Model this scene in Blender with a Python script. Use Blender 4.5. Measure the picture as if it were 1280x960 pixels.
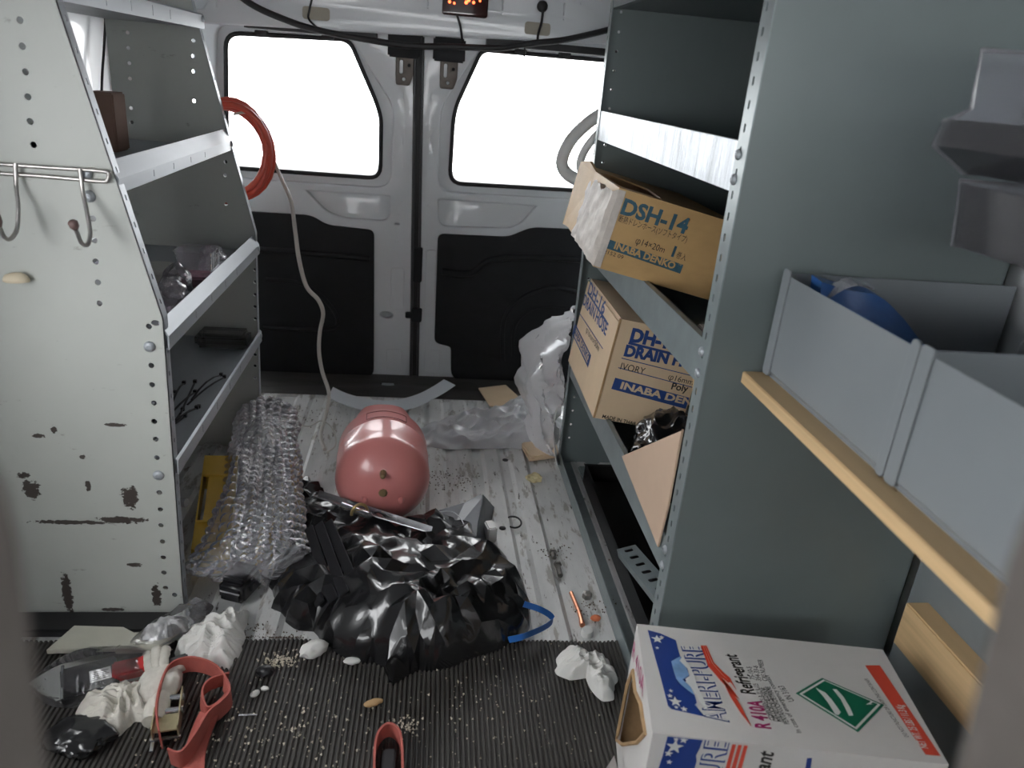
import bpy, bmesh, math, random
from mathutils import Vector, Matrix, noise, Euler
for o in list(bpy.data.objects): bpy.data.objects.remove(o)
scn = bpy.context.scene
COL = scn.collection
# ---------------------------------------------------------------- camera, sky, exposure
cam_d = bpy.data.cameras.new('camera'); cam = bpy.data.objects.new('camera', cam_d); COL.objects.link(cam)
cam_d.sensor_fit = 'HORIZONTAL'; cam_d.sensor_width = 36.0; cam_d.lens = 36.0*950/1280
cam_d.clip_start = .02
cam.matrix_world = Matrix(((.991454, -.037571, -.124926, 0), (-.10179, .376138, -.920956, 0), (.08159, .925802, .369099, 1.2), (0, 0, 0, 1)))
cam_d.dof.use_dof = True; cam_d.dof.focus_distance = 1.9; cam_d.dof.aperture_fstop = 4.0
scn.camera = cam
W = bpy.data.worlds.new('overcast_sky'); scn.world = W; W.use_nodes = True
W.node_tree.nodes['Background'].inputs[0].default_value = (.97, .985, 1.0, 1)
W.node_tree.nodes['Background'].inputs[1].default_value = 3.6
scn.view_settings.view_transform = 'Standard'; scn.view_settings.look = 'None'
scn.view_settings.gamma = 1; scn.view_settings.use_curve_mapping = False
scn.view_settings.exposure = 1.62
# ---------------------------------------------------------------- materials
def nt(name):
    m = bpy.data.materials.new(name); m.use_nodes = True
    n = m.node_tree.nodes; l = m.node_tree.links
    return m, n, l, n['Principled BSDF']
def coords(n, l, stretch=(1, 1, 1)):
    g = n.new('ShaderNodeNewGeometry'); mp = n.new('ShaderNodeMapping'); mp.inputs['Scale'].default_value = stretch
    l.new(g.outputs['Position'], mp.inputs['Vector']); return mp.outputs['Vector']
def noise_n(n, l, vec, scale, detail=4, rough=.6):
    t = n.new('ShaderNodeTexNoise'); t.inputs['Scale'].default_value = scale; t.inputs['Detail'].default_value = detail
    t.inputs['Roughness'].default_value = rough; l.new(vec, t.inputs['Vector']); return t.outputs['Fac']
def ramp(n, l, fac, stops):
    r = n.new('ShaderNodeValToRGB'); e = r.color_ramp.elements
    e[0].position, e[0].color = stops[0][0], (*stops[0][1], 1)
    e[1].position, e[1].color = stops[-1][0], (*stops[-1][1], 1)
    for p, c in stops[1:-1]:
        x = e.new(p); x.color = (*c, 1)
    l.new(fac, r.inputs[0]); return r.outputs[0]
def mixc(n, l, fac, a, b):
    m = n.new('ShaderNodeMix'); m.data_type = 'RGBA'
    if isinstance(fac, (int, float)): m.inputs['Factor'].default_value = fac
    else: l.new(fac, m.inputs['Factor'])
    for s, v in ((6, a), (7, b)):
        if isinstance(v, tuple): m.inputs[s].default_value = (*v, 1)
        else: l.new(v, m.inputs[s])
    return m.outputs[2]
def math_n(n, l, op, a, b=None):
    m = n.new('ShaderNodeMath'); m.operation = op
    for i, v in enumerate((a, b)):
        if v is None: continue
        if isinstance(v, (int, float)): m.inputs[i].default_value = v
        else: l.new(v, m.inputs[i])
    return m.outputs[0]
def sc(c, k): return tuple(min(1, x*k) for x in c)
def pm(name, col, rough=.5, metal=0., var=.1, vs=6, bump=0., bs=80, stretch=(1, 1, 1), dirt=None, coat=0., emit=0, spec=.5, rv=.0):
    """painted / plain surface: base colour with noise variation, optional dirt = (colour, threshold, scale, stretch) and fine bump"""
    m, n, l, b = nt(name)
    v = coords(n, l, stretch)
    c = ramp(n, l, noise_n(n, l, v, vs), [(.3, sc(col, 1-var)), (.7, sc(col, 1+var))])
    if dirt:
        for dc, th, ds, dst in (dirt if isinstance(dirt, list) else [dirt]):
            f = noise_n(n, l, coords(n, l, dst), ds, 6, .65)
            c = mixc(n, l, ramp(n, l, f, [(th, (0, 0, 0)), (min(.99, th+.06), (1, 1, 1))]), c, dc)
    l.new(c, b.inputs['Base Color'])
    b.inputs['Roughness'].default_value = rough; b.inputs['Metallic'].default_value = metal
    b.inputs['Specular IOR Level'].default_value = spec
    b.inputs['Coat Weight'].default_value = coat
    if rv:
        rr = noise_n(n, l, coords(n, l, stretch), vs*2.3)
        mr = n.new('ShaderNodeMapRange'); mr.inputs[3].default_value = max(.03, rough-rv); mr.inputs[4].default_value = min(1, rough+rv)
        l.new(rr, mr.inputs[0]); l.new(mr.outputs[0], b.inputs['Roughness'])
    if bump:
        bp = n.new('ShaderNodeBump'); bp.inputs['Strength'].default_value = bump; bp.inputs['Distance'].default_value = .004
        l.new(noise_n(n, l, coords(n, l, stretch), bs, 5), bp.inputs['Height']); l.new(bp.outputs[0], b.inputs['Normal'])
    if emit:
        b.inputs['Emission Color'].default_value = (*col, 1); b.inputs['Emission Strength'].default_value = emit
    return m
def clear(name, tint, solid, rough=.12, bump=0, bs=40, body=(.8, .8, .85), top=None, gloss=.38):
    """see-through plastic or glass: part of the light goes straight through, the rest meets a glossy film"""
    m, n, l, b = nt(name)
    b.inputs['Base Color'].default_value = (*body, 1); b.inputs['Roughness'].default_value = rough
    t = n.new('ShaderNodeBsdfTransparent'); t.inputs[0].default_value = (*tint, 1)
    gl = n.new('ShaderNodeBsdfGlossy'); gl.inputs['Roughness'].default_value = rough
    film = n.new('ShaderNodeMixShader'); mx = n.new('ShaderNodeMixShader')
    lw = n.new('ShaderNodeLayerWeight'); lw.inputs[0].default_value = gloss
    l.new(lw.outputs['Fresnel'], film.inputs[0]); l.new(t.outputs[0], film.inputs[1]); l.new(gl.outputs[0], film.inputs[2])
    lw2 = n.new('ShaderNodeLayerWeight'); lw2.inputs[0].default_value = .3
    f = math_n(n, l, 'ADD', math_n(n, l, 'MULTIPLY', lw2.outputs['Facing'], solid), solid*.6)
    l.new(f, mx.inputs[0]); l.new(film.outputs[0], mx.inputs[1]); l.new(b.outputs[0], mx.inputs[2])
    l.new(mx.outputs[0], n['Material Output'].inputs[0])
    if bump:
        bp = n.new('ShaderNodeBump'); bp.inputs['Strength'].default_value = bump; bp.inputs['Distance'].default_value = .01
        l.new(noise_n(n, l, coords(n, l), bs, 3), bp.inputs['Height']); l.new(bp.outputs[0], b.inputs['Normal']); l.new(bp.outputs[0], lw.inputs['Normal']); l.new(bp.outputs[0], gl.inputs['Normal'])
    return m
def chipped(name, col, chips, chipcol, axes='xz', **kw):
    """pale paint with scuffs and bare chips at their own places on the sheet: chips = (a, b, half width, half height)"""
    m = pm(name, col, **kw); n, l = m.node_tree.nodes, m.node_tree.links; b = n['Principled BSDF']
    base = b.inputs['Base Color'].links[0].from_socket
    g = n.new('ShaderNodeNewGeometry'); sp = n.new('ShaderNodeSeparateXYZ'); l.new(g.outputs['Position'], sp.inputs[0])
    wob = noise_n(n, l, coords(n, l, (1, 1, 1.6)), 70, 5, .7)
    total = None
    for a, c, w, h in chips:
        dx = math_n(n, l, 'DIVIDE', math_n(n, l, 'SUBTRACT', sp.outputs[0], a), w)
        dz = math_n(n, l, 'DIVIDE', math_n(n, l, 'SUBTRACT', sp.outputs[2], c), h)
        d = math_n(n, l, 'ADD', math_n(n, l, 'MULTIPLY', dx, dx), math_n(n, l, 'MULTIPLY', dz, dz))
        k = math_n(n, l, 'LESS_THAN', math_n(n, l, 'ADD', d, math_n(n, l, 'MULTIPLY', math_n(n, l, 'SUBTRACT', wob, .5), 5.0)), 1.0)
        d2 = math_n(n, l, 'LESS_THAN', d, 3.2)
        k = math_n(n, l, 'MULTIPLY', k, d2)
        total = k if total is None else math_n(n, l, 'MAXIMUM', total, k)
    total = math_n(n, l, 'MULTIPLY', total, math_n(n, l, 'LESS_THAN', sp.outputs[1], 1.6))
    l.new(mixc(n, l, total, base, chipcol), b.inputs['Base Color'])
    return m
WHITE = pm('van_white_paint', (.66, .68, .70), .28, var=.03, vs=3, coat=.3)
LPAINT = chipped('pale_grey_enamel', (.44, .455, .425), [(a, c, w, h) for (a, c), (w, h) in zip([(-0.72, 0.474), (-0.753, 0.459), (-0.782, 0.335), (-0.59, 0.32), (-0.716, 0.257), (-0.613, 0.264), (-0.746, 0.073), (-0.558, 0.067), (-0.657, 0.03), (-0.598, 0.15), (-0.671, 0.347), (-0.674, 0.414), (-0.601, 0.489), (-0.792, 0.368)],
    [(.006, .008), (.012, .005), (.016, .022), (.016, .026), (.075, .005), (.05, .008), (.010, .055), (.010, .03), (.022, .005), (.015, .005), (.005, .012), (.006, .006), (.018, .004), (.012, .007)])],
    (.055, .045, .04), rough=.42, var=.04, vs=4, dirt=[((.30, .29, .27), .66, 14, (1, 1, 2.5)), ((.16, .15, .14), .70, 45, (1, 1, 4))])
LMETAL = pm('shelf_edge_steel', (.36, .385, .41), .42, .3, var=.1, vs=9, stretch=(1, .2, 1))
RPAINT = pm('grey_green_enamel', (.155, .185, .185), .40, var=.07, vs=3, dirt=((.07, .08, .08), .73, 26, (1, 1, 1.6)))  # right unit's paint with panel shade put into the colour
RSTEEL_LIT = pm('scuffed_grey_steel', (.23, .27, .275), .36, .25, var=.12, vs=14, dirt=((.16, .18, .18), .70, 40, (1, .4, 1)))  # same unit's paint, lightened for lips that face the light; also the angle bar
GALV = pm('bright_galvanised_steel', (.42, .45, .48), .42, .5, var=.3, vs=7, stretch=(1, 5, .6), bump=.3, bs=30, rv=.14)
BLACKP = pm('black_trim_plastic', (.012, .013, .015), .55, var=.15, vs=20, bump=.3, bs=300, spec=.25)
RUBBER = pm('black_rubber', (.012, .012, .013), .55, var=.2, vs=30)
FLOOR = pm('scuffed_white_floor_paint', (.62, .62, .61), .42, var=.10, vs=6, stretch=(3, 1, 1), bump=.2, bs=40,
    dirt=[((.36, .34, .31), .56, 14, (2.2, .6, 1)), ((.06, .05, .045), .625, 24, (2.6, .55, 1)), ((.16, .10, .07), .66, 9, (2, 1, 1)), ((.05, .045, .04), .67, 90, (1, 1, 1))])
SILL = pm('dark_sill_plastic', (.035, .033, .03), .6, var=.35, vs=9, stretch=(1, 3, 1), bump=.3, bs=50)
MAT = pm('ribbed_rubber', (.05, .046, .042), .62, var=.3, vs=5, dirt=((.16, .15, .13), .66, 30, (1, 1, 1)))
GLASS = clear('window_glass', (1, 1, 1), .01, .02, gloss=.3)
# ---------------------------------------------------------------- mesh helpers
WL = {}
def link(o, parent=None, wl=(0, 0, 0)):
    COL.objects.link(o); WL[o.name] = Vector(wl)
    if parent is not None:
        o.parent = parent; o.location = Vector(wl)-WL[parent.name]
    else: o.location = wl
    return o
def tag(o, label, cat, group=None, kind=None):
    if label: o['label'] = label
    if cat: o['category'] = cat
    if group: o['group'] = group
    if kind: o['kind'] = kind
    return o
def empty(name, loc): 
    o = bpy.data.objects.new(name, None); o.empty_display_size = .05; return link(o, None, loc)
class MB:
    def __init__(s): s.v = []; s.f = []
    def add(s, vs, fs):
        k = len(s.v); s.v += [tuple(p) for p in vs]; s.f += [tuple(i+k for i in f) for f in fs]; return s
    def box(s, x0, x1, y0, y1, z0, z1, M=None):
        vs = [Vector(p) for p in ((x0, y0, z0), (x1, y0, z0), (x1, y1, z0), (x0, y1, z0), (x0, y0, z1), (x1, y0, z1), (x1, y1, z1), (x0, y1, z1))]
        if M is not None: vs = [M@p for p in vs]
        return s.add(vs, [(0, 3, 2, 1), (4, 5, 6, 7), (0, 1, 5, 4), (1, 2, 6, 5), (2, 3, 7, 6), (3, 0, 4, 7)])
    def prism(s, poly, a, b, axis='y'):
        """polygon extruded from a to b: axis y takes (x,z), axis x takes (y,z), axis z takes (x,y)"""
        def q(p, t): return {'y': (p[0], t, p[1]), 'x': (t, p[0], p[1]), 'z': (p[0], p[1], t)}[axis]
        n = len(poly); vs = [q(p, a) for p in poly]+[q(p, b) for p in poly]
        fs = [tuple(range(n)), tuple(range(2*n-1, n-1, -1))]+[(i, i+n, (i+1) % n+n, (i+1) % n) for i in range(n)]
        return s.add(vs, fs)
    def tube(s, pts, r, n=8, closed=False, flat=None):
        P = [Vector(p) for p in pts]; N = len(P); rings = []; up = None
        for i in range(N):
            if closed: t = P[(i+1) % N]-P[i-1]
            else: t = P[min(i+1, N-1)]-P[max(i-1, 0)]
            t = t.normalized() if t.length > 1e-9 else Vector((0, 0, 1))
            if up is None:
                up = t.orthogonal().normalized() if flat is None else Vector(flat)
            up = (up-t*up.dot(t)); up = up.normalized() if up.length > 1e-6 else t.orthogonal().normalized()
            sd = t.cross(up); rr = r[i] if isinstance(r, (list, tuple)) else r
            rings.append([P[i]+up*math.cos(2*math.pi*k/n)*rr+sd*math.sin(2*math.pi*k/n)*rr for k in range(n)])
        vs = [p for g in rings for p in g]; fs = []
        for i in range(N if closed else N-1):
            a, b = i*n, ((i+1) % N)*n
            for k in range(n): fs.append((a+k, a+(k+1) % n, b+(k+1) % n, b+k))
        if not closed: fs += [tuple(range(n-1, -1, -1)), tuple((N-1)*n+k for k in range(n))]
        return s.add(vs, fs)
    def ribbon(s, pts, wdirs, w, th=.0015):
        """flat strap: path points, width direction (one or per point), width"""
        P = [Vector(p) for p in pts]; N = len(P); vs = []; fs = []
        for i in range(N):
            t = (P[min(i+1, N-1)]-P[max(i-1, 0)]).normalized()
            wd = Vector(wdirs[i] if isinstance(wdirs[0], (tuple, list, Vector)) else wdirs); wd = (wd-t*wd.dot(t)).normalized(); nn = t.cross(wd)*th
            a = wd*w/2; vs += [P[i]-a-nn, P[i]+a-nn, P[i]+a+nn, P[i]-a+nn]
        for i in range(N-1):
            for k in range(4): fs.append((i*4+k, i*4+(k+1) % 4, i*4+4+(k+1) % 4, i*4+4+k))
        fs += [(3, 2, 1, 0), tuple((N-1)*4+k for k in range(4))]
        return s.add(vs, fs)
    def lathe(s, prof, M=None, n=32, cap=True):
        """(radius, height) profile about local z"""
        vs = []; fs = []; m = len(prof)
        for r, h in prof:
            for k in range(n):
                a = 2*math.pi*k/n; p = Vector((r*math.cos(a), r*math.sin(a), h)); vs.append(M@p if M is not None else p)
        for i in range(m-1):
            for k in range(n): fs.append((i*n+k, i*n+(k+1) % n, (i+1)*n+(k+1) % n, (i+1)*n+k))
        if cap: fs += [tuple(range(n-1, -1, -1)), tuple((m-1)*n+k for k in range(n))]
        return s.add(vs, fs)
    def plate(s, outline, holes, thick, fn, bevel=0., res=1):
        """flat sheet with real holes; fn maps (u, v, w in 0..thick) to the place"""
        cu = bpy.data.curves.new('tmp', 'CURVE'); cu.dimensions = '2D'; cu.fill_mode = 'BOTH'
        cu.extrude = max(1e-5, thick/2-bevel); cu.bevel_depth = bevel; cu.bevel_resolution = res
        for lp in [outline]+list(holes):
            sp = cu.splines.new('POLY'); sp.points.add(len(lp)-1); sp.use_cyclic_u = True
            for i, p in enumerate(lp): sp.points[i].co = (p[0], p[1], 0, 1)
        ob = bpy.data.objects.new('tmp', cu); me = bpy.data.meshes.new_from_object(ob)
        vs = [fn(v.co.x, v.co.y, v.co.z+thick/2) for v in me.vertices]; fs = [tuple(p.vertices) for p in me.polygons]
        bpy.data.objects.remove(ob); bpy.data.curves.remove(cu); bpy.data.meshes.remove(me)
        return s.add(vs, fs)
    def build(s, name, mat, parent=None, smooth=None, bevel=0., weld=True, seg=2, kind=None):
        V = [Vector(p) for p in s.v]
        lo = Vector([min(p[i] for p in V) for i in range(3)]); hi = Vector([max(p[i] for p in V) for i in range(3)])
        base = Vector(((lo.x+hi.x)/2, (lo.y+hi.y)/2, lo.z))
        me = bpy.data.meshes.new(name); me.from_pydata([p-base for p in V], [], s.f)
        bm = bmesh.new(); bm.from_mesh(me)
        if weld: bmesh.ops.remove_doubles(bm, verts=bm.verts, dist=2e-5)
        bmesh.ops.recalc_face_normals(bm, faces=bm.faces)
        if bevel:
            es = [e for e in bm.edges if len(e.link_faces) == 2 and e.calc_face_angle(0) > .6]
            bmesh.ops.bevel(bm, geom=es, offset=bevel, segments=seg, affect='EDGES', clamp_overlap=True)
        if smooth is not None:
            for f in bm.faces: f.smooth = True
            for e in bm.edges:
                if len(e.link_faces) == 2 and e.calc_face_angle(0) > math.radians(smooth): e.smooth = False
        bm.to_mesh(me); bm.free(); me.materials.append(mat)
        o = bpy.data.objects.new(name, me); link(o, parent, base)
        if kind: o['kind'] = kind
        return o
def struct(o): o['kind'] = 'structure'; return o
def rp(pts, r, n=5):
    """polygon with rounded corners"""
    out = []; N = len(pts)
    for i in range(N):
        p = Vector(pts[i]).to_2d(); a = Vector(pts[i-1]).to_2d()-p; b = Vector(pts[(i+1) % N]).to_2d()-p
        rr = r[i] if isinstance(r, (list, tuple)) else r
        rr = min(rr, a.length*.48, b.length*.48)
        if rr < 1e-5: out.append(tuple(p)); continue
        p0, p1 = p+a.normalized()*rr, p+b.normalized()*rr
        for k in range(n+1):
            t = k/n; q = p0*(1-t)**2+p*2*t*(1-t)+p1*t*t; out.append((q.x, q.y))
    return out
def circ(c, r, n=10, ry=None): return [(c[0]+r*math.cos(2*math.pi*k/n), c[1]+(ry or r)*math.sin(2*math.pi*k/n)) for k in range(n)]
def slot(c, w, h): return rp([(c[0]-w/2, c[1]-h/2), (c[0]+w/2, c[1]-h/2), (c[0]+w/2, c[1]+h/2), (c[0]-w/2, c[1]+h/2)], min(w, h)*.45, 3)
def smooth_path(pts, k=6):
    """Catmull-Rom through the points"""
    P = [Vector(p) for p in pts]; out = []
    for i in range(len(P)-1):
        a, b, c, d = P[max(i-1, 0)], P[i], P[i+1], P[min(i+2, len(P)-1)]
        for j in range(k):
            t = j/k; out.append(.5*((2*b)+(c-a)*t+(2*a-5*b+4*c-d)*t*t+(3*b-a-3*c+d)*t**3))
    return out+[P[-1]]
def XZ(y0): return lambda u, v, w: (u, y0+w, v)
def YZ(x0): return lambda u, v, w: (x0+w, u, v)
def XY(z0): return lambda u, v, w: (u, v, z0+w)
def inst(me_obj, name, wl, parent=None, rot=None, scale=None):
    o = bpy.data.objects.new(name, me_obj.data); link(o, parent, wl)
    if rot: o.rotation_euler = rot
    if scale: o.scale = scale
    return o
def rid(p, s=0.): return 1-abs(noise.noise(Vector((p[0]+s*7.31, p[1]-s*3.7, (p[2] if len(p) > 2 else 0)+s*1.9))))*2
def nz(p, s=0.): return noise.noise(Vector((p[0]+s*7.31, p[1]-s*3.7, (p[2] if len(p) > 2 else 0)+s*1.9)))
def mound(outline, hf, nr=40, na=140, z0=.001, wob=.0, seed=1, fold=None):
    """crumpled heap on a star-shaped outline: hf(x, y, r, a) gives the height"""
    cx = sum(p[0] for p in outline)/len(outline); cy = sum(p[1] for p in outline)/len(outline)
    c = Vector((cx, cy)); vs = []; fs = []
    def rad(a):
        d = Vector((math.cos(a), math.sin(a))); best = .01
        for i in range(len(outline)):
            p = Vector(outline[i])-c; q = Vector(outline[(i+1) % len(outline)])-c; e = q-p
            den = d.x*e.y-d.y*e.x
            if abs(den) < 1e-9: continue
            t = (p.x*e.y-p.y*e.x)/den; u = (p.x*d.y-p.y*d.x)/den
            if t > 0 and -1e-6 <= u <= 1+1e-6: best = max(best, t)
        return best
    R = [rad(2*math.pi*k/na) for k in range(na)]
    R = [(R[k-2]+R[k-1]*2+R[k]*3+R[(k+1) % na]*2+R[(k+2) % na])/9 for k in range(na)]
    if wob: R = [R[k]*(1+wob*nz((math.cos(2*math.pi*k/na)*4, math.sin(2*math.pi*k/na)*4), seed)) for k in range(na)]
    for i in range(nr+1):
        r = i/nr
        for k in range(na):
            a = 2*math.pi*k/na; rr = max(r, .002)
            x = cx+math.cos(a)*R[k]*rr; y = cy+math.sin(a)*R[k]*rr; z = z0+max(0, hf(x, y, rr, a))
            vs.append((x, y, z if i < nr else z0))
    for i in range(nr):
        for k in range(na): fs.append((i*na+k, i*na+(k+1) % na, (i+1)*na+(k+1) % na, (i+1)*na+k))
    fs.append(tuple(range(na-1, -1, -1)))
    # closed underside a hair above the floor
    fs.append(tuple(nr*na+k for k in range(na)))
    return MB().add(vs, fs)
def blob(c, rad, amp=.25, freq=14, seed=1, sub=4, flat=True, ridge=True, rot=None):
    """crumpled lump: sphere pushed in and out along ridged noise, resting flat on z = c.z"""
    bm = bmesh.new(); bmesh.ops.create_icosphere(bm, subdivisions=sub, radius=1); vs = []
    M = rot.to_matrix() if rot else Matrix.Identity(3)
    for v in bm.verts:
        p = v.co; q = Vector((p.x*rad[0], p.y*rad[1], p.z*rad[2]))
        d = (rid(q*freq, seed)*.6+rid(q*freq*2.1, seed+3)*.3-.35) if ridge else nz(q*freq, seed)
        q = q*(1+amp*d); q = M@q
        z = q.z+rad[2]*(.72 if flat else 0)
        if flat and z < 0: z *= .06
        vs.append((c[0]+q.x, c[1]+q.y, c[2]+max(z, -.0005)))
    fs = [tuple(v.index for v in f.verts) for f in bm.faces]; bm.free()
    return MB().add(vs, fs)
def text(body, size, o, u, v, n_, mat, parent, at=(0, 0), bold=0., sx=1., shear=0., align='LEFT', lift=.0006, rot=0., name='lettering', width=None, outline=None):
    """flat printed lettering lying on a face: o origin, u reading direction, v up, n_ outward"""
    cu = bpy.data.curves.new('t', 'FONT'); cu.body = body; cu.size = size; cu.shear = shear; cu.offset = bold; cu.align_x = align; cu.resolution_u = 3
    ob = bpy.data.objects.new('t', cu); me = bpy.data.meshes.new_from_object(ob)
    if not me.vertices: return None
    if width:
        xs = [p.co.x for p in me.vertices]; sx = width/(max(xs)-min(xs))
    ca, sa = math.cos(rot), math.sin(rot); O, U, V_, N_ = Vector(o), Vector(u), Vector(v), Vector(n_)
    m = MB()
    m.add([O+U*(at[0]+(p.co.x*ca*sx-p.co.y*sa))+V_*(at[1]+(p.co.x*sx*sa+p.co.y*ca))+N_*lift for p in me.vertices], [tuple(f.vertices) for f in me.polygons])
    bpy.data.objects.remove(ob); bpy.data.curves.remove(cu); bpy.data.meshes.remove(me)
    return m.build(name, mat, parent, weld=False)
def decal(poly, o, u, v, n_, mat, parent, name='print_patch', lift=.0004):
    O, U, V_, N_ = Vector(o), Vector(u), Vector(v), Vector(n_)
    m = MB(); m.plate(poly, [], .0002, lambda a, b, w: O+U*a+V_*b+N_*(lift+w)); return m.build(name, mat, parent)
# ================================================================ the van shell
XL, XR, ZC = -.95, 1.02, 1.78
m = MB()
ribs = [-.86, -.76, -.66, -.55, -.425, -.315, -.2, -.1, 0, .075, .165, .262, .353, .56, .66, .77, .88]
prof = [(XL, 0)]
for c in ribs: prof += [(c-.034, 0), (c-.022, .009), (c+.022, .009), (c+.034, 0)]
prof += [(XR, 0), (XR, -.05), (XL, -.05)]
m.prism(prof, -1.3, 2.80, 'y')
struct(m.build('floor', FLOOR, smooth=20))
m = MB(); m.plate([(XL, 2.78), (XR, 2.78), (XR, 3.07), (XL, 3.07)], [circ((-.115, 2.915), .035, 14, .02)], .02, XY(-.008), .003)
sill = struct(m.build('trim_1', SILL, smooth=30))
m = MB(); m.box(XL, XR, 2.775, 2.795, -.02, .0105); struct(m.build('trim_2', FLOOR, bevel=.002))
m = MB(); m.box(-.145, -.085, 2.898, 2.932, -.006, .0105); m.build('sill_socket', LMETAL, sill, bevel=.006)
# side walls with the cab's door windows, roof, rear header
def wall(name, x0, x1, wins):
    m = MB(); m.plate([(-1.3, -.05), (3.07, -.05), (3.07, ZC), (-1.3, ZC)], wins, x1-x0, YZ(x0))
    return struct(m.build(name, WHITE))
CABWIN = rp([(-1.05, .98), (-.3, .98), (-.3, 1.36), (-.8, 1.36)], .06)
wl_ = wall('wall_left', XL-.04, XL, [CABWIN, rp([(.20, .60), (1.0, .60), (1.0, 1.24), (.20, 1.24)], .07)]); wr_ = wall('wall_right', XR, XR+.04, [CABWIN])
m = MB(); m.box(XL-.04, XR+.04, -1.32, -1.28, 1.42, ZC+.03); m.box(XL-.04, XR+.04, -1.32, -.98, ZC-.2, ZC+.03); struct(m.build('wall_windscreen_header', WHITE))
m = MB(); m.box(-14, 14, -14, 16, -.66, -.60); struct(m.build('ground', pm('asphalt_ground', (.13, .13, .13), .9, var=.1, vs=.6)))  # ground added outside, toned dark to cut light on the upper right panel
m = MB()
for z in (.35, .62, .95, 1.32): m.box(XL, XL+.02, 1.4, 3.0, z, z+.07)
for y in (1.36, 1.95, 2.6): m.box(XL, XL+.02, y, y+.09, .05, 1.7)
m.build('wall_rib', WHITE, wl_, bevel=.006)
m = MB()
for z in (.62, 1.4): m.box(XR-.02, XR, .3, 3.0, z, z+.07)
for y in (.9, 1.95, 2.6): m.box(XR-.02, XR, y, y+.09, .05, 1.7)
m.build('wall_rib', WHITE, wr_, bevel=.006)
m = MB(); m.box(XR-.022, XR-.018, .1, 1.165, .0, .75); m.build('wall_lining', pm('steel_lining_sheet', (.19, .21, .22), .45), wr_)
m = MB(); m.box(XL-.04, XR+.04, -1.0, 3.07, ZC, ZC+.03); struct(m.build('ceiling', WHITE))
m = MB(); m.plate([(XL, .0), (-.83, .0), (-.83, 1.298), (-.1, 1.322), (.80, 1.362), (.80, 0), (XR, 0), (XR, ZC), (XL, ZC)],
    [rp([(-0.827, 1.377), (-0.831, 1.329), (-0.747, 1.329), (-0.719, 1.367), (-0.725, 1.391)], .012), slot((.12-.013, 1.5), .1, .04)]+[circ(p, .006, 8) for p in [(-0.006, 1.405), (0.244, 1.41), (0.458, 1.411), (0.511, 1.466)]]
    +[slot(p, .012, .045) for p in [(-0.701, 1.364), (-0.007, 1.427), (0.245, 1.44), (0.457, 1.444)]], .03, XZ(2.885), .006, 2)
hdr = struct(m.build('wall_rear', WHITE, smooth=35))
m = MB(); m.box(XL-.04, XR+.04, 3.07, 3.08, 1.318, ZC+.03); m.build('header_outer_skin', WHITE, hdr)
m = MB()
for x0, x1, z0, z1 in ((-.62, -.18, 1.306, 1.312), (.2, .7, 1.322, 1.33)): m.box(x0, x1, 2.90, 2.96, z0-.012, z0+.012)
m.build('door_gasket', RUBBER, hdr)
for (x, z), (w, h) in zip([(-0.38, 1.356), (0.371, 1.375)], ((.09, .04), (.09, .04))):
    m = MB(); m.plate(rp([(x-w/2, z-h/2), (x+w/2, z-h/2), (x+w/2, z+h/2), (x-w/2, z+h/2)], .012), [], .002, XZ(2.8835)); m.build('sealant_patch', pm('tan_sealant', (.36, .33, .27), .6, bump=.3), hdr)
# ---- rear doors
DY = 3.02
def door(name, outer, window, bead, pocket, panel, extra):
    d = empty(name, ((outer[0][0]+outer[1][0])/2, DY+.02, .012)); d['kind'] = 'structure'
    m = MB(); m.plate(outer, [window], .02, XZ(DY+.03), .003); m.build('outer_skin', WHITE, d, smooth=30)
    m = MB(); m.plate(outer, [bead, pocket]+extra['holes'], .034, XZ(DY-.002), .0075, 3); m.build('inner_frame', WHITE, d, smooth=40)
    m = MB(); m.tube([(u, DY+.027, v) for u, v in window], .0085, 8, True); m.build('window_seal', RUBBER, d, smooth=60)
    m = MB(); m.plate(window, [], .004, XZ(DY+.036)); m.build('pane', GLASS, d)
    m = MB(); m.plate(panel, [], .016, XZ(DY-.017), .005, 2); t = m.build('trim_panel', BLACKP, d, smooth=40)
    m = MB()
    for path, r in extra['ribs']: m.tube(smooth_path([(x, DY-.0155, z) for x, z in path], 5), r, 8)
    m.build('embossed_rib', BLACKP, t, smooth=50)
    return d
SX0, SX1 = -.052, -.012     # seam between the doors
winL = rp([(-.735, .812), (-.168, .812), (-.168, 1.03), (-.186, 1.085), (-.285, 1.29), (-.715, 1.275)], [.03, .045, .03, .03, .035, .05])
winR = rp([(.100, .812), (.70, .82), (.70, 1.30), (.193, 1.297), (.113, 1.105), (.102, 1.05)], [.05, .04, .04, .03, .03, .03])
beadL = rp([(-.775, .772), (-.118, .772), (-.116, 1.06), (-.130, 1.10), (-.29, 1.322), (-.75, 1.31)], [.04, .07, .04, .04, .05, .06])
beadR = rp([(.045, .772), (.745, .78), (.745, 1.335), (.19, 1.325), (.062, 1.12), (.048, 1.07)], [.07, .04, .05, .05, .04, .04])
pockL = rp([(-.46, .757), (-.12, .757), (-.12, .645), (-.31, .648), (-.37, .668)], [.02, .015, .05, .03, .03])
pockR = rp([(.05, .757), (.46, .757), (.395, .672), (.35, .648), (.055, .638)], [.015, .02, .03, .03, .05])
panL = rp([(-.78, .655), (-.423, .655), (-.369, .622), (-.190, .613), (-.183, .008), (-.78, .008)], [.02, .03, .03, .02, .03, .02])
panR = rp([(.068, .615), (.342, .619), (.432, .663), (.73, .669), (.73, .010), (.150, .010), (.143, .155), (.073, .170)], [.02, .03, .03, .02, .02, .04, .02, .02])
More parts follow.
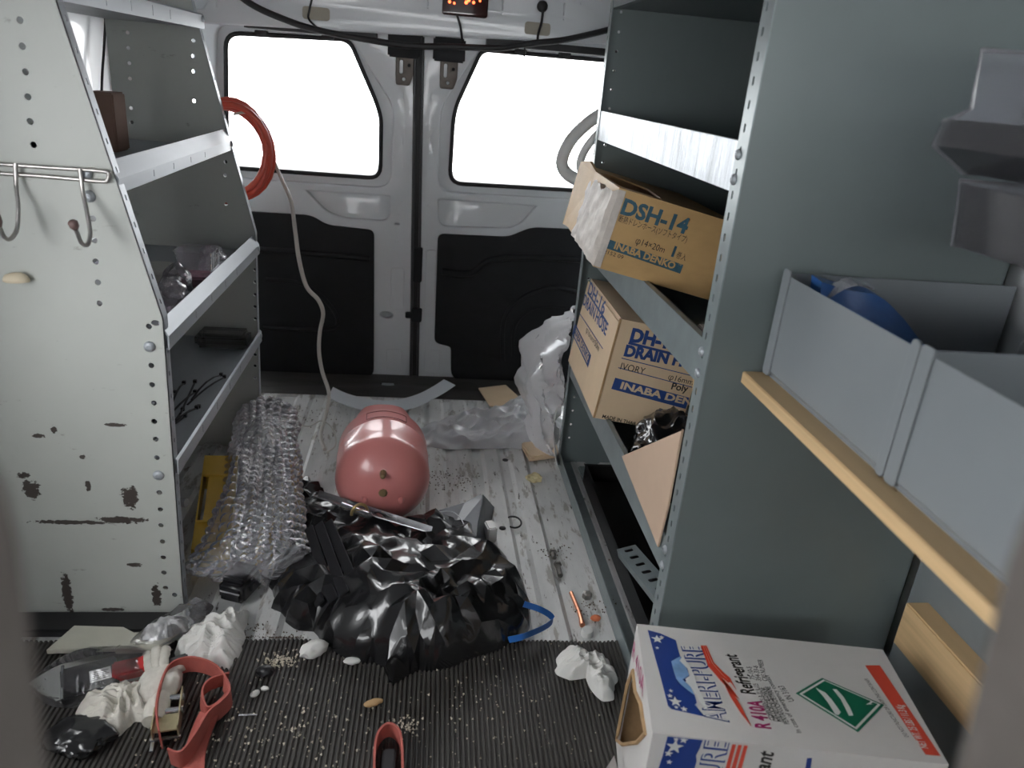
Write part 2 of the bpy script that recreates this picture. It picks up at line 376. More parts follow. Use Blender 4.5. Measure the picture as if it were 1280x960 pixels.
holesL = [slot(p, .009, .028) for p in [(-0.088, 1.116), (-0.086, 0.955)]]+[circ(p, .0055, 8) for p in [(-0.08, 0.865), (-0.08, 0.733), (-0.091, 0.683), (-0.091, 0.577), (-0.113, 0.463), (-0.102, 0.384), (-0.111, 0.066), (-0.094, 0.592)]]+[slot([(-0.099, 0.645)][0], .03, .018), rp(circ([(-0.132, 0.272)][0], .032, 14, .022), 0)]
holesR = [slot(p, .009, .028) for p in [(0.015, 1.119), (0.018, 0.972)]]+[circ(p, .0055, 8) for p in [(0.017, 0.863), (0.016, 0.724), (0.022, 0.571), (0.027, 0.283), (0.069, 0.071)]]
d1 = door('door_1', [(-.82, .012), (SX0+.028, .012), (SX0-.002, 1.335), (-.82, 1.335)], winL, beadL, pockL, panL,
    dict(holes=holesL, ribs=[([(-.77, .52), (-.5, .515), (-.2, .505)], .012), ([(-.6, .40), (-.45, .385), (-.35, .30), (-.33, .22), (-.45, .20), (-.62, .20)], .009)]))
d2 = door('door_2', [(SX1+.022, .012), (.79, .012), (.79, 1.37), (SX1-.006, 1.335)], winR, beadR, pockR, panR,
    dict(holes=holesR, ribs=[([(.085, .47), (.20, .47), (.28, .53), (.45, .55), (.72, .55)], .014), ([(.36, .10), (.35, .28), (.42, .38), (.55, .43), (.70, .40)], .010), ([(.40, .12), (.40, .26), (.48, .34), (.60, .35)], .007)]))
for d, (a, b) in ((d1, ((-.115, -.065), (.30, .47))), (d1, ((-.125, -.065), (.03, .125))), (d2, ((.02, .062), (.28, .55))), (d2, ((.03, .095), (.03, .13)))):
    m = MB(); m.tube([(u, DY-.002, v) for u, v in rp([(a[0], b[0]), (a[1], b[0]), (a[1], b[1]), (a[0], b[1])], .012, 3)], .0022, 6, True); m.build('stamped_bead', WHITE, d, smooth=60)
# seam seal, upper latches, striker
m = MB(); m.prism([(SX0+.027, .01), (SX1+.022, .01), (SX1-.006, 1.33), (SX0-.001, 1.33)], DY+.0, DY+.05, 'y'); seal = struct(m.build('trim_3', RUBBER))
m = MB()
for dx, r in ((.002, .006), (.030, .005)): m.tube([(SX0+.026+dx, DY-.006, .012), (SX0+dx, DY-.006, 1.32)], r, 8)
m.build('seal_lip', pm('grey_seal_rubber', (.05, .05, .053), .35), seal, smooth=60)
m = MB(); m.box(-.055, .004, DY-.02, DY, .268, .292); m.box(-.03, .012, DY-.024, DY, .255, .31); m.box(-.028, .006, DY-.014, DY, .42, .56); m.build('striker', BLACKP, seal, bevel=.003)
BRONZE = pm('dull_bronze_plate', (.10, .085, .075), .45, .6, var=.2, vs=30)
for d, x, s in ((d1, -.085, 1), (d2, .075, -1)):
    m = MB(); m.box(x-.06, x+.055, DY-.05, DY-.002, 1.245, 1.325); L = m.build('latch_housing', BLACKP, d, bevel=.006)
    m = MB(); m.plate(rp([(x-.028, 1.155), (x+.018, 1.155), (x+.03, 1.19), (x+.03, 1.25), (x-.03, 1.25), (x-.03, 1.19)], .006), [slot((x-.012, 1.215), .016, .05), circ((x+.016, 1.222), .007), circ((x-.002, 1.174), .008)], .012, XZ(DY-.016), .002); m.build('latch_plate', BRONZE, d, smooth=40)
    m = MB(); m.lathe([(.006, 0), (.006, .006), (.003, .008)], Matrix.Translation((x+.016, DY-.01, 1.222))@Matrix.Rotation(math.pi/2, 4, 'X'), 10); m.build('latch_bolt', BLACKP, d, smooth=40)
for x, z in ((-.59, 1.285), (-.36, 1.29), (.335, 1.303), (.50, 1.306)):
    m = MB(); m.box(x-.022, x+.022, DY+.004, DY+.03, z-.006, z+.008); m.build('seal_clip', RUBBER, d1 if x < 0 else d2, bevel=.002)
# front end of the van behind the lens: dashboard below the open windscreen
m = MB(); m.prism([(-1.0, -.05), (-1.3, -.05), (-1.3, 1.04), (-1.15, 1.04), (-1.0, .85)], XL, XR, 'x'); struct(m.build('wall_front', BLACKP, bevel=.02))
# ================================================================ shelving units
SCREW = MB().lathe([(.0098, 0), (.0098, .0018), (.0075, .0048), (.0035, .0056), (.003, .0048)], None, 12)
def screw_mesh():
    o = SCREW.build('bolt', LMETAL, smooth=50); me = o.data; WL.pop(o.name); bpy.data.objects.remove(o); return me
BOLT = screw_mesh()
def bolt(wl, parent, rot, s=1.):
    o = bpy.data.objects.new('bolt', BOLT); link(o, parent, wl); o.rotation_euler = rot; o.scale = (s, s, s); return o
FACE_CAM = (math.pi/2, 0, 0); FACE_LEFT = (0, -math.pi/2, 0); FACE_RIGHT = (0, math.pi/2, 0)
# ---- left unit
LY0, LY1, LX, LB = 1.47, 2.345, -.49, -.86
LU = empty('shelving_unit', (-.68, 1.9, 0)); tag(LU, 'pale grey steel shelving unit with sloping upper front and chipped end panel', 'shelf')
lprof = [(LB, 0), (LX-.012, 0), (LX, .72), (-.628, 1.33), (LB, 1.33)]
colsA = [(-0.674, 1.227), (-0.676, 1.187), (-0.677, 1.147), (-0.679, 1.107), (-0.681, 1.067), (-0.681, 1.028), (-0.597, 0.905), (-0.599, 0.865), (-0.601, 0.825), (-0.602, 0.785), (-0.604, 0.744)]
colsC = [(-0.518, 0.702), (-0.521, 0.621), (-0.523, 0.58), (-0.523, 0.54), (-0.526, 0.499), (-0.527, 0.459), (-0.528, 0.416), (-0.53, 0.333), (-0.532, 0.292), (-0.534, 0.252), (-0.534, 0.211), (-0.536, 0.17), (-0.538, 0.13), (-0.538, 0.089)]
m = MB(); m.plate(lprof, [circ(p, .0058, 10) for p in colsA+colsC+[(-.52, .07), (-.52, .03)]]+[circ((-.505, .71), .0085, 10, .006)], .003, XZ(LY0)); pn = m.build('end_panel', LPAINT, LU)
for x, z in [(-0.52, 0.661), (-0.528, 0.375), (-0.598, 0.945)]: bolt((x, LY0, z), pn, FACE_CAM, 1.15)
# far end panel: hole columns
fh = [(-.60+.0*i, 1.17-.045*i) for i in range(3)]+[(-.60, 1.17-.045*4)]
fh = [(-0.805, 1.236), (-0.807, 1.198), (-0.808, 1.16), (-0.81, 1.121), (-0.815, 1.044), (-0.817, 1.006), (-0.636, 1.231), (-0.639, 1.192), (-0.641, 1.153), (-0.645, 1.076), (-0.569, 0.917), (-0.572, 0.879), (-0.574, 0.796), (-0.5, 0.604), (-0.501, 0.566), (-0.503, 0.526), (-0.505, 0.487), (-0.506, 0.448), (-0.511, 0.328), (-0.513, 0.29), (-0.515, 0.249)]
m = MB(); m.plate(lprof, [circ(p, .0052, 8) for p in fh], .003, XZ(LY1-.003)); pf = m.build('end_panel', LPAINT, LU)
# folded front flanges with their small slots
def lflange(y0, y1, parent):
    a = math.atan2(.138, .61); L2 = math.hypot(.138, .61)
    m = MB(); w = y1-y0
    m.plate([(y0, 0), (y1, 0), (y1, .72), (y0, .72)], [slot((y0+w*.55, .05+.05*i), .006, .011) for i in range(13)], .002, lambda u, v, t: (LX-.012+.012*v/.72-t, u, v))
    m.plate([(y0, 0), (y1, 0), (y1, L2), (y0, L2)], [slot((y0+w*.55, .03+.05*i), .006, .011) for i in range(12)], .002, lambda u, v, t: (LX-math.sin(a)*v-t, u, .72+math.cos(a)*v))
    return m.build('front_flange', LMETAL, parent)
lflange(LY0, LY0+.026, pn); lflange(LY1-.022, LY1, pf)
def lshelf(xf, z1, drop, step, fold=.016):
    """folded sheet: tray bottom, upper leaning strip and lower vertical lip"""
    s = empty('shelf', ((xf+LB)/2, (LY0+LY1)/2, z1-drop)); COL.objects.unlink(s); COL.objects.link(s); wl0 = WL[s.name]; s.parent = LU; s.location = wl0-WL[LU.name]
    y0, y1 = LY0+.004, LY1-.004
    m = MB(); m.box(LB, xf-.004, y0, y1, z1-drop+.004, z1-drop+.008); m.build('tray', LMETAL, s)
    m = MB(); zz = z1-drop*step
    m.prism([(xf-fold, z1), (xf-fold+.002, z1+.001), (xf+.002, zz+.001), (xf-.001, zz)], y0, y1, 'y')          # leaning strip
    ks = [LY0+(LY1-LY0)*k for k in (.22, .37, .52, .66)]
    m.plate([(y0, z1-drop), (y1, z1-drop), (y1, zz+.001), (y0, zz+.001)], [slot((y, (z1-drop+zz)/2+.001), .004, (zz-z1+drop)-.011) for y in ks], .003, YZ(xf-.001))   # vertical lip with cut slots
    m.box(xf-.012, xf-.001, y0, y1, z1-drop, z1-drop+.002)
    lip = m.build('lip', LMETAL, s)
    bolt((xf+.002, LY1-.02, zz-.008), lip, FACE_RIGHT, .8)
    return s
lshelf(-.606, 1.298, .036, .1, .004)
lshelf(-.548, 1.008, .055, .55)
lshelf(-.486, .710, .055, .52)
lshelf(-.490, .412, .036, .15, .004)
# ---- right unit
RY0, RY1, RX, RB = 1.17, 2.28, .49, .985
RU = empty('shelving_unit', (.74, 1.72, 0)); tag(RU, 'dark grey-green steel shelving unit holding two cartons marked in blue', 'shelf')
def rpanel(y, holes, fl):
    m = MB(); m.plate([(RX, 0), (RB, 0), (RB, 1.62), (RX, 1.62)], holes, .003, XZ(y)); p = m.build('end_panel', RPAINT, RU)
    y0, y1 = (y, y+fl) if fl > 0 else (y+.003+fl, y+.003)
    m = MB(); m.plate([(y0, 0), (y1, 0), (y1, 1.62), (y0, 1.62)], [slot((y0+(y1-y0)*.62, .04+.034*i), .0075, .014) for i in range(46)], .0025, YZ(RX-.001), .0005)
    m.build('front_flange', RSTEEL_LIT if 0 else GALV if False else RSTEEL_LIT, p); return p
rp1 = rpanel(RY0, [], .042); rp2 = rpanel(RY1-.003, [circ((.52+.0, .1+.05*i), .004, 8) for i in range(30)], -.026)
def rshelf(z1, drop, mat, lipin=.0):
    s = empty('shelf', ((RX+RB)/2, (RY0+RY1)/2, z1-drop)); s.parent = RU; s.location = WL[s.name]-WL[RU.name]
    y0, y1 = RY0+.004, RY1-.004
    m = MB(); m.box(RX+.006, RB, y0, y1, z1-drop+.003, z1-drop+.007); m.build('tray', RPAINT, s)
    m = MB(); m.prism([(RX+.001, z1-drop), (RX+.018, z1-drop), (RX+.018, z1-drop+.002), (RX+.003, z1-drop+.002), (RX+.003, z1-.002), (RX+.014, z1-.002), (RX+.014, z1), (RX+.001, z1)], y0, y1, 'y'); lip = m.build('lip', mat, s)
    for z in (z1-.02, z1-drop+.02): bolt((RX-.001, RY0+.03, z), lip, FACE_LEFT, .9)
    return s
rshelf(1.44, .035, RSTEEL_LIT); rshelf(1.142, .078, GALV); rshelf(.813, .08, RSTEEL_LIT); rshelf(.407, .075, RSTEEL_LIT)
m = MB(); m.box(RX-.002, RX+.002, RY0+.004, RY1-.004, .003, .05); m.box(RX-.002, RX+.05, RY0+.004, RY1-.004, .003, .006); m.build('floor_rail', RSTEEL_LIT, RU, bevel=.001)
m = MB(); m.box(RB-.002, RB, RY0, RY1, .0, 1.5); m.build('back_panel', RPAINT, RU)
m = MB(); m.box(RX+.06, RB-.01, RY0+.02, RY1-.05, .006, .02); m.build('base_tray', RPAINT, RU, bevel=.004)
# ================================================================ cartons on the right
KRAFT = pm('brown_kraft_board', (.52, .33, .14), .6, var=.10, vs=10, stretch=(1, 1, 2), bump=.25, bs=25)
TAN = pm('tan_carton_board', (.66, .50, .33), .62, var=.05, vs=8, bump=.12, bs=30)
PLAINBOARD = pm('plain_pinkish_board', (.56, .41, .30), .65, var=.05, vs=6, bump=.1, bs=40, dirt=((.2, .15, .12), .75, 40, (1, 1, 1)))
WBOARD = pm('white_coated_board', (.66, .64, .62), .45, var=.03, vs=8, bump=.35, bs=9)
INNER = pm('raw_board_inside', (.42, .27, .14), .8, var=.2, vs=20, bump=.3)
TEAL = pm('teal_print', (.035, .10, .14), .6, var=.25, vs=60)
NAVY = pm('navy_print', (.018, .055, .21), .55, var=.12, vs=60)
INK = pm('black_print', (.02, .017, .015), .6)
PAPER = pm('peeled_white_paper', (.55, .50, .45), .65, var=.15, vs=30, bump=.5, bs=30)
AMBLUE = pm('royal_blue_print', (.012, .045, .24), .4, var=.06, vs=40)
SKYBLUE = pm('light_blue_print', (.20, .36, .62), .4, var=.2, vs=40)
RED = pm('red_print', (.72, .075, .04), .4, var=.05)
MAGENTA = pm('magenta_print', (.42, .035, .16), .4)
GREEN = pm('green_print', (.004, .14, .075), .35, var=.05)
WPRINT = pm('white_print', (.72, .72, .70), .45)
class Carton:
    def __init__(s, spec): s.c = Vector(spec[0]); s.R = Matrix(spec[1]); s.d = Vector(spec[2])
    def p(s, x, y, z): return s.c+s.R@Vector((x-s.d.x/2, y-s.d.y/2, z-s.d.z/2))
    def fr(s, f):
        X, Y, Z = s.R.col[0], s.R.col[1], s.R.col[2]
        if f == 'f': return s.p(0, 0, 0), X, Z, -Y
        if f == 't': return s.p(0, 0, s.d.z), X, Y, Z
        if f == 'r': return s.p(0, 0, s.d.z), Y, -X, Z          # top, read from front to back
        if f == 'fr': return s.p(0, 0, 0), Z, -X, -Y            # front, read upwards
        if f == 'l': return s.p(0, s.d.y, 0), -Y, Z, -X
        if f == 'lr': return s.p(0, s.d.y, 0), Z, Y, -X
    def wall(s, mb, a, b, hole=None, th=.004):
        return mb
    def shell(s, m, th=.004, top=None, left=None):
        """walls of single board; top / left may carry their own holes or be left open (False)"""
        W, D, H = s.d
        P = s.p
        m.plate([(0, 0), (W, 0), (W, D), (0, D)], [], th, lambda u, v, w: P(u, v, w))
        if top is not False: m.plate([(0, 0), (W, 0), (W, D), (0, D)], top or [], th, lambda u, v, w: P(u, v, H-th+w))
        e = th*.98
        m.plate([(0, e), (W, e), (W, H-e), (0, H-e)], [], th, lambda u, v, w: P(u, w, v))
        m.plate([(0, e), (W, e), (W, H-e), (0, H-e)], [], th, lambda u, v, w: P(u, D-th+w, v))
        if left is not False: m.plate([(e, e), (D-e, e), (D-e, H-e), (e, H-e)], left or [], th, lambda u, v, w: P(w, D-u, v))
        m.plate([(e, e), (D-e, e), (D-e, H-e), (e, H-e)], [], th, lambda u, v, w: P(W-th+w, u, v))
        return m
def dist(a, b): return math.hypot(a[0]-b[0], a[1]-b[1])
def line_text(C, f, body, p0, p1, size, mat, parent, **kw):
    """lettering whose baseline runs from p0 to p1 on a face"""
    o, u, v, n_ = C.fr(f)
    return text(body, size, o, u, v, n_, mat, parent, at=p0, rot=math.atan2(p1[1]-p0[1], p1[0]-p0[0]), width=dist(p0, p1), **kw)
# ---- DSH-14 carton
C = Carton(([0.5519, 1.8958, 0.8884], [[0.976, 0.0683, 0.2067], [-0.0706, 0.9975, 0.0037], [-0.2059, -0.0182, 0.9784]], [0.2826, 0.5715, 0.1758]))
E1 = empty('hose_carton', C.p(C.d.x/2, C.d.y/2, 0)); tag(E1, 'torn brown carton printed DSH-14, tipped over the shelf lip above the tan carton', 'box')
m = MB(); W_, D_, H_ = C.d
C.shell(m, .004, top=[rp([(.012, .06), (.11, .05), (.13, .30), (.09, .40), (.012, .38)], .02)], left=[rp([(.08, .06), (.40, .05), (.42, .165), (.2, .15), (.10, .17)], .02)])
m.build('board', KRAFT, E1)
m = MB(); m.box(0, 1, 0, 1, 0, 1); m.v = [tuple(C.p(.006+(W_-.012)*x, .006+(D_-.012)*y, .006+(H_-.012)*z)) for x, y, z in m.v]; m.f = [f for i, f in enumerate(m.f) if i != 1]; m.build('inside_lining', INNER, E1)
# peeled end: crumpled white paper over the open end and front corner
m = MB(); vs = []; fs = []; na, nb = 44, 26
for i in range(na+1):
    for j in range(nb+1):
        a, b = i/na, j/nb
        if a < .68:
            t = 1-a/.68; p = C.p(-.006, t*D_*.62, b*H_*.90+.006)       # over the end
        else: p = C.p((a-.68)/.32*.016, -.0015, b*H_*.97+.002)            # round the front corner
        k = (rid((a*6, b*3), 3)*.007+rid((a*14, b*9), 5)*.002)*(1 if a < .68 else .12)*(1-.3*b)
        p = p-C.R.col[0]*k*(1 if a < .68 else 0)-C.R.col[1]*(k if a >= .68 else 0)
        if a < .5: p = p+C.R.col[2]*(-.035*b*rid((a*7, 1), 8)*max(0, 1-a*1.6))
        vs.append(p)
for i in range(na):
    for j in range(nb): fs.append((i*(nb+1)+j, (i+1)*(nb+1)+j, (i+1)*(nb+1)+j+1, i*(nb+1)+j+1))
m.add(vs, fs); m.build('torn_paper', PAPER, E1, smooth=35)
m = MB(); m.add([C.p(-.004, D_*.55, .02), C.p(-.012, D_, .0), C.p(-.016, D_, H_*1.02), C.p(-.01, D_*.8, H_*1.10), C.p(.004, D_*.55, H_*.95),
    C.p(.004, D_*.55, .02), C.p(-.004, D_, .0), C.p(-.008, D_, H_*1.02), C.p(-.002, D_*.8, H_*1.10), C.p(.012, D_*.55, H_*.95)], [(0, 1, 2, 3, 4), (9, 8, 7, 6, 5), (0, 5, 6, 1), (1, 6, 7, 2), (2, 7, 8, 3), (3, 8, 9, 4), (4, 9, 5, 0)]); m.build('end_flap', KRAFT, E1)
F_ = [[(0.0169, 0.1261), (0.1696, 0.1241)], [(0.0192, 0.109), (0.1783, 0.1067)], [(0.0707, 0.0736), (0.1389, 0.0715)], [(0.1527, 0.07), (0.1699, 0.0694)], [(0.1676, 0.0706), (0.1913, 0.0682)], [(0.0275, 0.0484), (0.1744, 0.0429)], [(0.0118, 0.0347), (0.0571, 0.0331)], [(0.0139, 0.0662), (0.1911, 0.0589), (0.1914, 0.0384), (0.0134, 0.0461)]]
def cap(C, f, px0, px1): return dist(px0, px1)
line_text(C, 'f', 'DSH-14', *F_[0], .046, TEAL, E1, bold=.0018, name='product_code')
line_text(C, 'f', '断熱ドレンホース(ソフトタイプ)', *F_[1], .017, INK, E1)
line_text(C, 'f', 'φ14×20m', *F_[2], .020, INK, E1)
o, u, v, n_ = C.fr('f'); text('1', .032, o, u, v, n_, TEAL, E1, at=F_[3][0], bold=.0014, rot=math.atan2(F_[0][1][1]-F_[0][0][1], F_[0][1][0]-F_[0][0][0]))
line_text(C, 'f', '巻入', *F_[4], .017, INK, E1)
line_text(C, 'f', '2152 09', *F_[6], .012, INK, E1)
o, u, v, n_ = C.fr('f'); decal(F_[7], o, u, v, n_, TEAL, E1, 'brand_bar')
a, b = F_[7][3], F_[7][2]; q = lambda t, k: (a[0]+(b[0]-a[0])*t, a[1]+(b[1]-a[1])*t+k)
line_text(C, 'f', 'INABA DENKO', q(.09, .005), q(.90, .005), .021, KRAFT, E1, bold=.0008, lift=.0011, name='brand_lettering')
line_text(C, 'f', '™', q(.93, .013), q(.97, .013), .012, KRAFT, E1, lift=.0011)
# ---- DH drain hose carton
C = Carton(([0.6035, 1.99, 0.5201], [[0.9905, 0.0351, 0.1331], [-0.0387, 0.999, 0.0245], [-0.1321, -0.0294, 0.9908]], [0.23, 0.4628, 0.2696]))
E2 = empty('hose_carton', C.p(C.d.x/2, C.d.y/2, 0)); tag(E2, 'tan carton printed DRAIN HOSE in blue, standing on the shelf under the torn one', 'box')
W_, D_, H_ = C.d
m = MB(); C.shell(m); m.build('board', TAN, E2)
m = MB(); m.plate([(0, 0), (D_*1.0, 0), (D_, H_*.97), (0, H_*.97)], [], .003, lambda x, y, w: C.p(-.0035-w, D_-x+.0, y)); m.build('end_flap', TAN, E2, bevel=.001)
m = MB()
for k in range(14):
    z = H_*k/14; m.box(0, 1, 0, 1, 0, 1); m.v[-8:] = [tuple(C.p(-.006+.005*x, -.001-.0025*abs(nz((k*.7, 2)))*(1-y)+.004*y, z+H_/14*zz)) for x, y, zz in m.v[-8:]]
m.build('torn_edge', INNER, E2, kind='stuff')
F_ = [[(0.0314, 0.219), (0.1101, 0.2171)], [(0.0274, 0.1796), (0.2692, 0.1688)], [(0.0268, 0.1425), (0.0916, 0.1395)], [(0.1565, 0.1385), (0.2247, 0.1358)], [(0.1721, 0.1147), (0.322, 0.1067)], [(0.0161, 0.0041), (0.1403, -0.0029)], [(0.0228, 0.1176), (0.3241, 0.1002), (0.3254, 0.0683), (0.0205, 0.0862)], [(0.032, 0.217), (0.2792, 0.206), (0.2791, 0.1994), (0.0316, 0.2105)], [(0.025, 0.1727), (0.2938, 0.1601), (0.2939, 0.1579), (0.025, 0.1705)], [(0.0236, 0.1463), (0.3033, 0.1304), (0.3034, 0.1282), (0.0236, 0.1441)]]
line_text(C, 'f', 'DH-16', F_[0][0], (F_[0][0][0]+(F_[0][1][0]-F_[0][0][0])*1.62, F_[0][0][1]), .048, NAVY, E2, bold=.0024, name='product_code')
line_text(C, 'f', 'DRAIN HOSE', F_[1][0], (F_[1][0][0]+.225, F_[1][0][1]), .040, NAVY, E2, bold=.0021, name='product_name')
line_text(C, 'f', 'IVORY', *F_[2], .026, INK, E2)
line_text(C, 'f', 'φ16mm', *F_[3], .022, INK, E2)
line_text(C, 'f', 'Poly', F_[4][0], (F_[4][0][0]+.045, F_[4][0][1]), .026, INK, E2, bold=.0006)
line_text(C, 'f', 'MADE IN THAILAND', *F_[5], .014, INK, E2, bold=.0003)
o, u, v, n_ = C.fr('f')
for k, mt in ((6, NAVY), (7, NAVY), (8, NAVY), (9, NAVY)):
    decal([(min(x, W_-.002), y) for x, y in F_[k]], o, u, v, n_, mt, E2, 'brand_bar' if k == 6 else 'ruled_line')
a, b = F_[6][3], F_[6][2]
line_text(C, 'f', 'INABA DENKO', (a[0]+.02, a[1]+.006), (a[0]+.02+.255, a[1]+.006+(b[1]-a[1])*.9), .026, TAN, E2, bold=.001, lift=.0011, name='brand_lettering')
# end face print
L_ = [[(0.0306, 0.2322), (0.2918, 0.2331)], [(0.0037, 0.1898), (0.3732, 0.1983)], [(-0.0016, 0.1625), (0.3501, 0.1732)], [(0.1396, 0.1393), (0.3435, 0.1437)], [(-0.0267, 0.116), (0.2781, 0.1103), (0.2776, 0.0743), (-0.0351, 0.0788)], [(0.0386, 0.2367), (0.3508, 0.2317), (0.347, 0.2261), (0.0333, 0.2304)], [(-0.01, 0.1576), (0.3832, 0.1658), (0.3822, 0.1632), (-0.0116, 0.1545)]]
LC = Carton(([0.6035, 1.99, 0.5201], [[0.9905, 0.0351, 0.1331], [-0.0387, 0.999, 0.0245], [-0.1321, -0.0294, 0.9908]], [0.23, 0.4628, 0.2696])); LC.c = C.c-C.R.col[0]*.0068
line_text(LC, 'l', 'DH-16', (L_[0][0][0], L_[0][0][1]), L_[0][1], .052, NAVY, E2, bold=.001)
md = lambda t: (L_[1][0][0]+(L_[1][1][0]-L_[1][0][0])*t, L_[1][0][1]+(L_[1][1][1]-L_[1][0][1])*t)
line_text(LC, 'l', 'DRAIN', md(0), md(.52), .047, NAVY, E2, bold=.001); line_text(LC, 'l', 'HOSE', md(.57), md(1), .047, NAVY, E2, bold=.001)
line_text(LC, 'l', 'φ16mm×50m', L_[3][0], L_[3][1], .024, INK, E2)
o, u, v, n_ = LC.fr('l')
for k in (5, 6): decal(L_[k], o, u, v, n_, NAVY, E2, 'ruled_line')
g = L_[4]; c_ = (sum(p[0] for p in g)/4, sum(p[1] for p in g)/4)
m = MB(); m.plate(g, [[(c_[0]+(p[0]-c_[0])*.86, c_[1]+(p[1]-c_[1])*.74) for p in g]], .0002, lambda x, y, w: o+u*x+v*y+n_*(.0004+w)); m.build('brand_frame', NAVY, E2)
line_text(LC, 'l', 'INABA DENKO', (g[3][0]+.012, g[3][1]+.010), (g[2][0]-.012, g[2][1]+.010), .028, NAVY, E2, bold=.0005)
# ---- white refrigerant carton
C = Carton(([0.6127, 0.9253, 0.1617], [[0.9872, 0.1593, 0.0], [-0.1593, 0.9872, 0.0], [0.0, 0.0, 1.0]], [0.4436, 0.2503, 0.2884]))
E3 = empty('refrigerant_carton', C.p(C.d.x/2, C.d.y/2, 0)); tag(E3, 'white refrigerant carton with blue mountains, red swoosh and green diamond on the floor', 'box')
W_, D_, H_ = C.d
hole = [(0.0466, 0.2227), (0.0203, 0.1671), (-0.0274, 0.0384), (-0.0385, -0.04), (0.0647, 0.0658), (0.1733, 0.1865), (0.2167, 0.2528), (0.183, 0.2478), (0.1517, 0.2469), (0.0954, 0.22)]
hole = [(min(max(x, .012), D_-.006), min(max(y, .02), H_-.02)) for x, y in hole]
m = MB(); C.shell(m, .004, left=[hole]); m.build('board', WBOARD, E3)
m = MB(); m.box(0, 1, 0, 1, 0, 1); m.v = [tuple(C.p(.006+(W_-.012)*x, .006+(D_-.012)*y, .006+(H_-.012)*z)) for x, y, z in m.v]; m.f = [f for i, f in enumerate(m.f) if i != 5]; m.build('inside_lining', INNER, E3)
o, u, v, n_ = C.fr('l')
m = MB(); hp = hole; pts = [o+u*p[0]+v*p[1]+n_*.002 for p in hp]
m.tube(pts, .0035, 6, True); m.build('torn_edge', INNER, E3)
m = MB(); m.add([o+u*a+v*b+n_*c for a, b, c in ((.10, .02, .002), (.235, .0, .004), (.245, .07, .035), (.16, .10, .045), (.10, .075, .02))], [(0, 1, 2, 3, 4)]); m.build('torn_flap', WBOARD, E3)
m = MB(); m.add([o+u*a+v*b+n_*c for a, b, c in ((.17, .06, -.01), (.215, .07, -.005), (.21, .13, .012), (.175, .125, .01))], [(0, 1, 2, 3)]); m.build('torn_flap', WBOARD, E3)
T = lambda ps: [(p[0], p[1]) for p in ps]
o, u, v, n_ = C.fr('t')
def top(ps, mat, name, lift=.0005): return decal([(min(max(a, .003), W_-.003), min(max(b, .003), D_-.003)) for a, b in ps], o, u, v, n_, mat, E3, name, lift)
top([(0.0179, 0.2356), (0.0399, 0.2297), (0.0657, 0.2158), (0.0661, 0.1955), (0.0673, 0.1758), (0.0689, 0.1733), (0.0753, 0.1483), (0.0756, 0.1298), (0.0657, 0.1122), (0.0733, 0.1027), (0.0778, 0.086), (0.0783, 0.0709), (0.0745, 0.0663), (0.086, 0.0435), (0.0353, 0.0516), (0.0307, 0.0582), (0.0256, 0.1354), (0.0217, 0.1827)], AMBLUE, 'blue_panel')
top([(0.0672, 0.1746), (0.0496, 0.1596), (0.0505, 0.139), (0.0524, 0.1192), (0.0574, 0.1085), (0.0672, 0.0966), (0.0772, 0.0869), (0.0736, 0.1045), (0.0629, 0.1189), (0.0757, 0.1306), (0.0736, 0.1462)], SKYBLUE, 'mountain', .0011)
top([(0.0711, 0.1737), (0.0642, 0.1637), (0.075, 0.1464), (0.0779, 0.1309), (0.0676, 0.1207), (0.0697, 0.1128), (0.0809, 0.0864), (0.0825, 0.0731), (0.0933, 0.0565), (0.0905, 0.0827), (0.0848, 0.1096), (0.0838, 0.1347), (0.0793, 0.1565)], WPRINT, 'mountain_snow', .0014)
def star(c, r, name='star'):
    top([(c[0]+(r if k % 2 == 0 else r*.42)*math.cos(.3+k*math.pi/5), c[1]+(r if k % 2 == 0 else r*.42)*math.sin(.3+k*math.pi/5)) for k in range(10)], WPRINT, name, .0012)
for c, r in zip([(0.0322, 0.2126), (0.0438, 0.0676), (0.0555, 0.0538), (0.0365, 0.0791), (0.0396, 0.0905), (0.0408, 0.219), (0.0295, 0.1899), (0.0434, 0.056)], (.011, .011, .006, .005, .004, .005, .004, .004)): star(c, r)
for ps in ([(0.1083, 0.208), (0.1118, 0.2085), (0.1159, 0.1657), (0.1279, 0.1375), (0.1412, 0.1125), (0.1499, 0.0871), (0.1399, 0.1), (0.1251, 0.1298), (0.1122, 0.1576)], [(0.1126, 0.2086), (0.1152, 0.209), (0.1201, 0.1663), (0.1321, 0.1411), (0.1425, 0.1251), (0.1394, 0.1229), (0.1283, 0.1369), (0.1167, 0.1643)], [(0.1161, 0.2092), (0.1183, 0.2095), (0.1238, 0.1677), (0.1372, 0.1444), (0.1445, 0.1345), (0.1494, 0.1084), (0.1441, 0.1225), (0.1331, 0.1412), (0.1214, 0.1666)], [(0.1295, 0.1323), (0.1338, 0.1275), (0.1425, 0.1004), (0.1506, 0.0678), (0.1562, 0.0326), (0.1458, 0.0573), (0.1357, 0.0926)]):
    top(ps, RED, 'swoosh_stripe', .0011)
def rtext(body, p0, p1, size, mat, **kw):
    a, b = (p0[1], -p0[0]), (p1[1], -p1[0]); return line_text(C, 'r', body, a, b, size, mat, E3, **kw)
TT = [[(0.123, 0.0375), (0.1082, 0.2059)], [(0.1865, 0.0318), (0.1856, 0.0894)], [(0.1803, 0.1024), (0.1675, 0.1949)], [(0.1978, 0.0516), (0.1891, 0.1283)], [(0.2035, 0.0499), (0.1977, 0.1206)], [(0.2103, 0.0495), (0.2045, 0.1198)], [(0.1873, 0.1371), (0.1877, 0.1669)], [(0.1968, 0.1348), (0.1993, 0.1705)], [(0.2077, 0.1364), (0.2117, 0.1878)]]
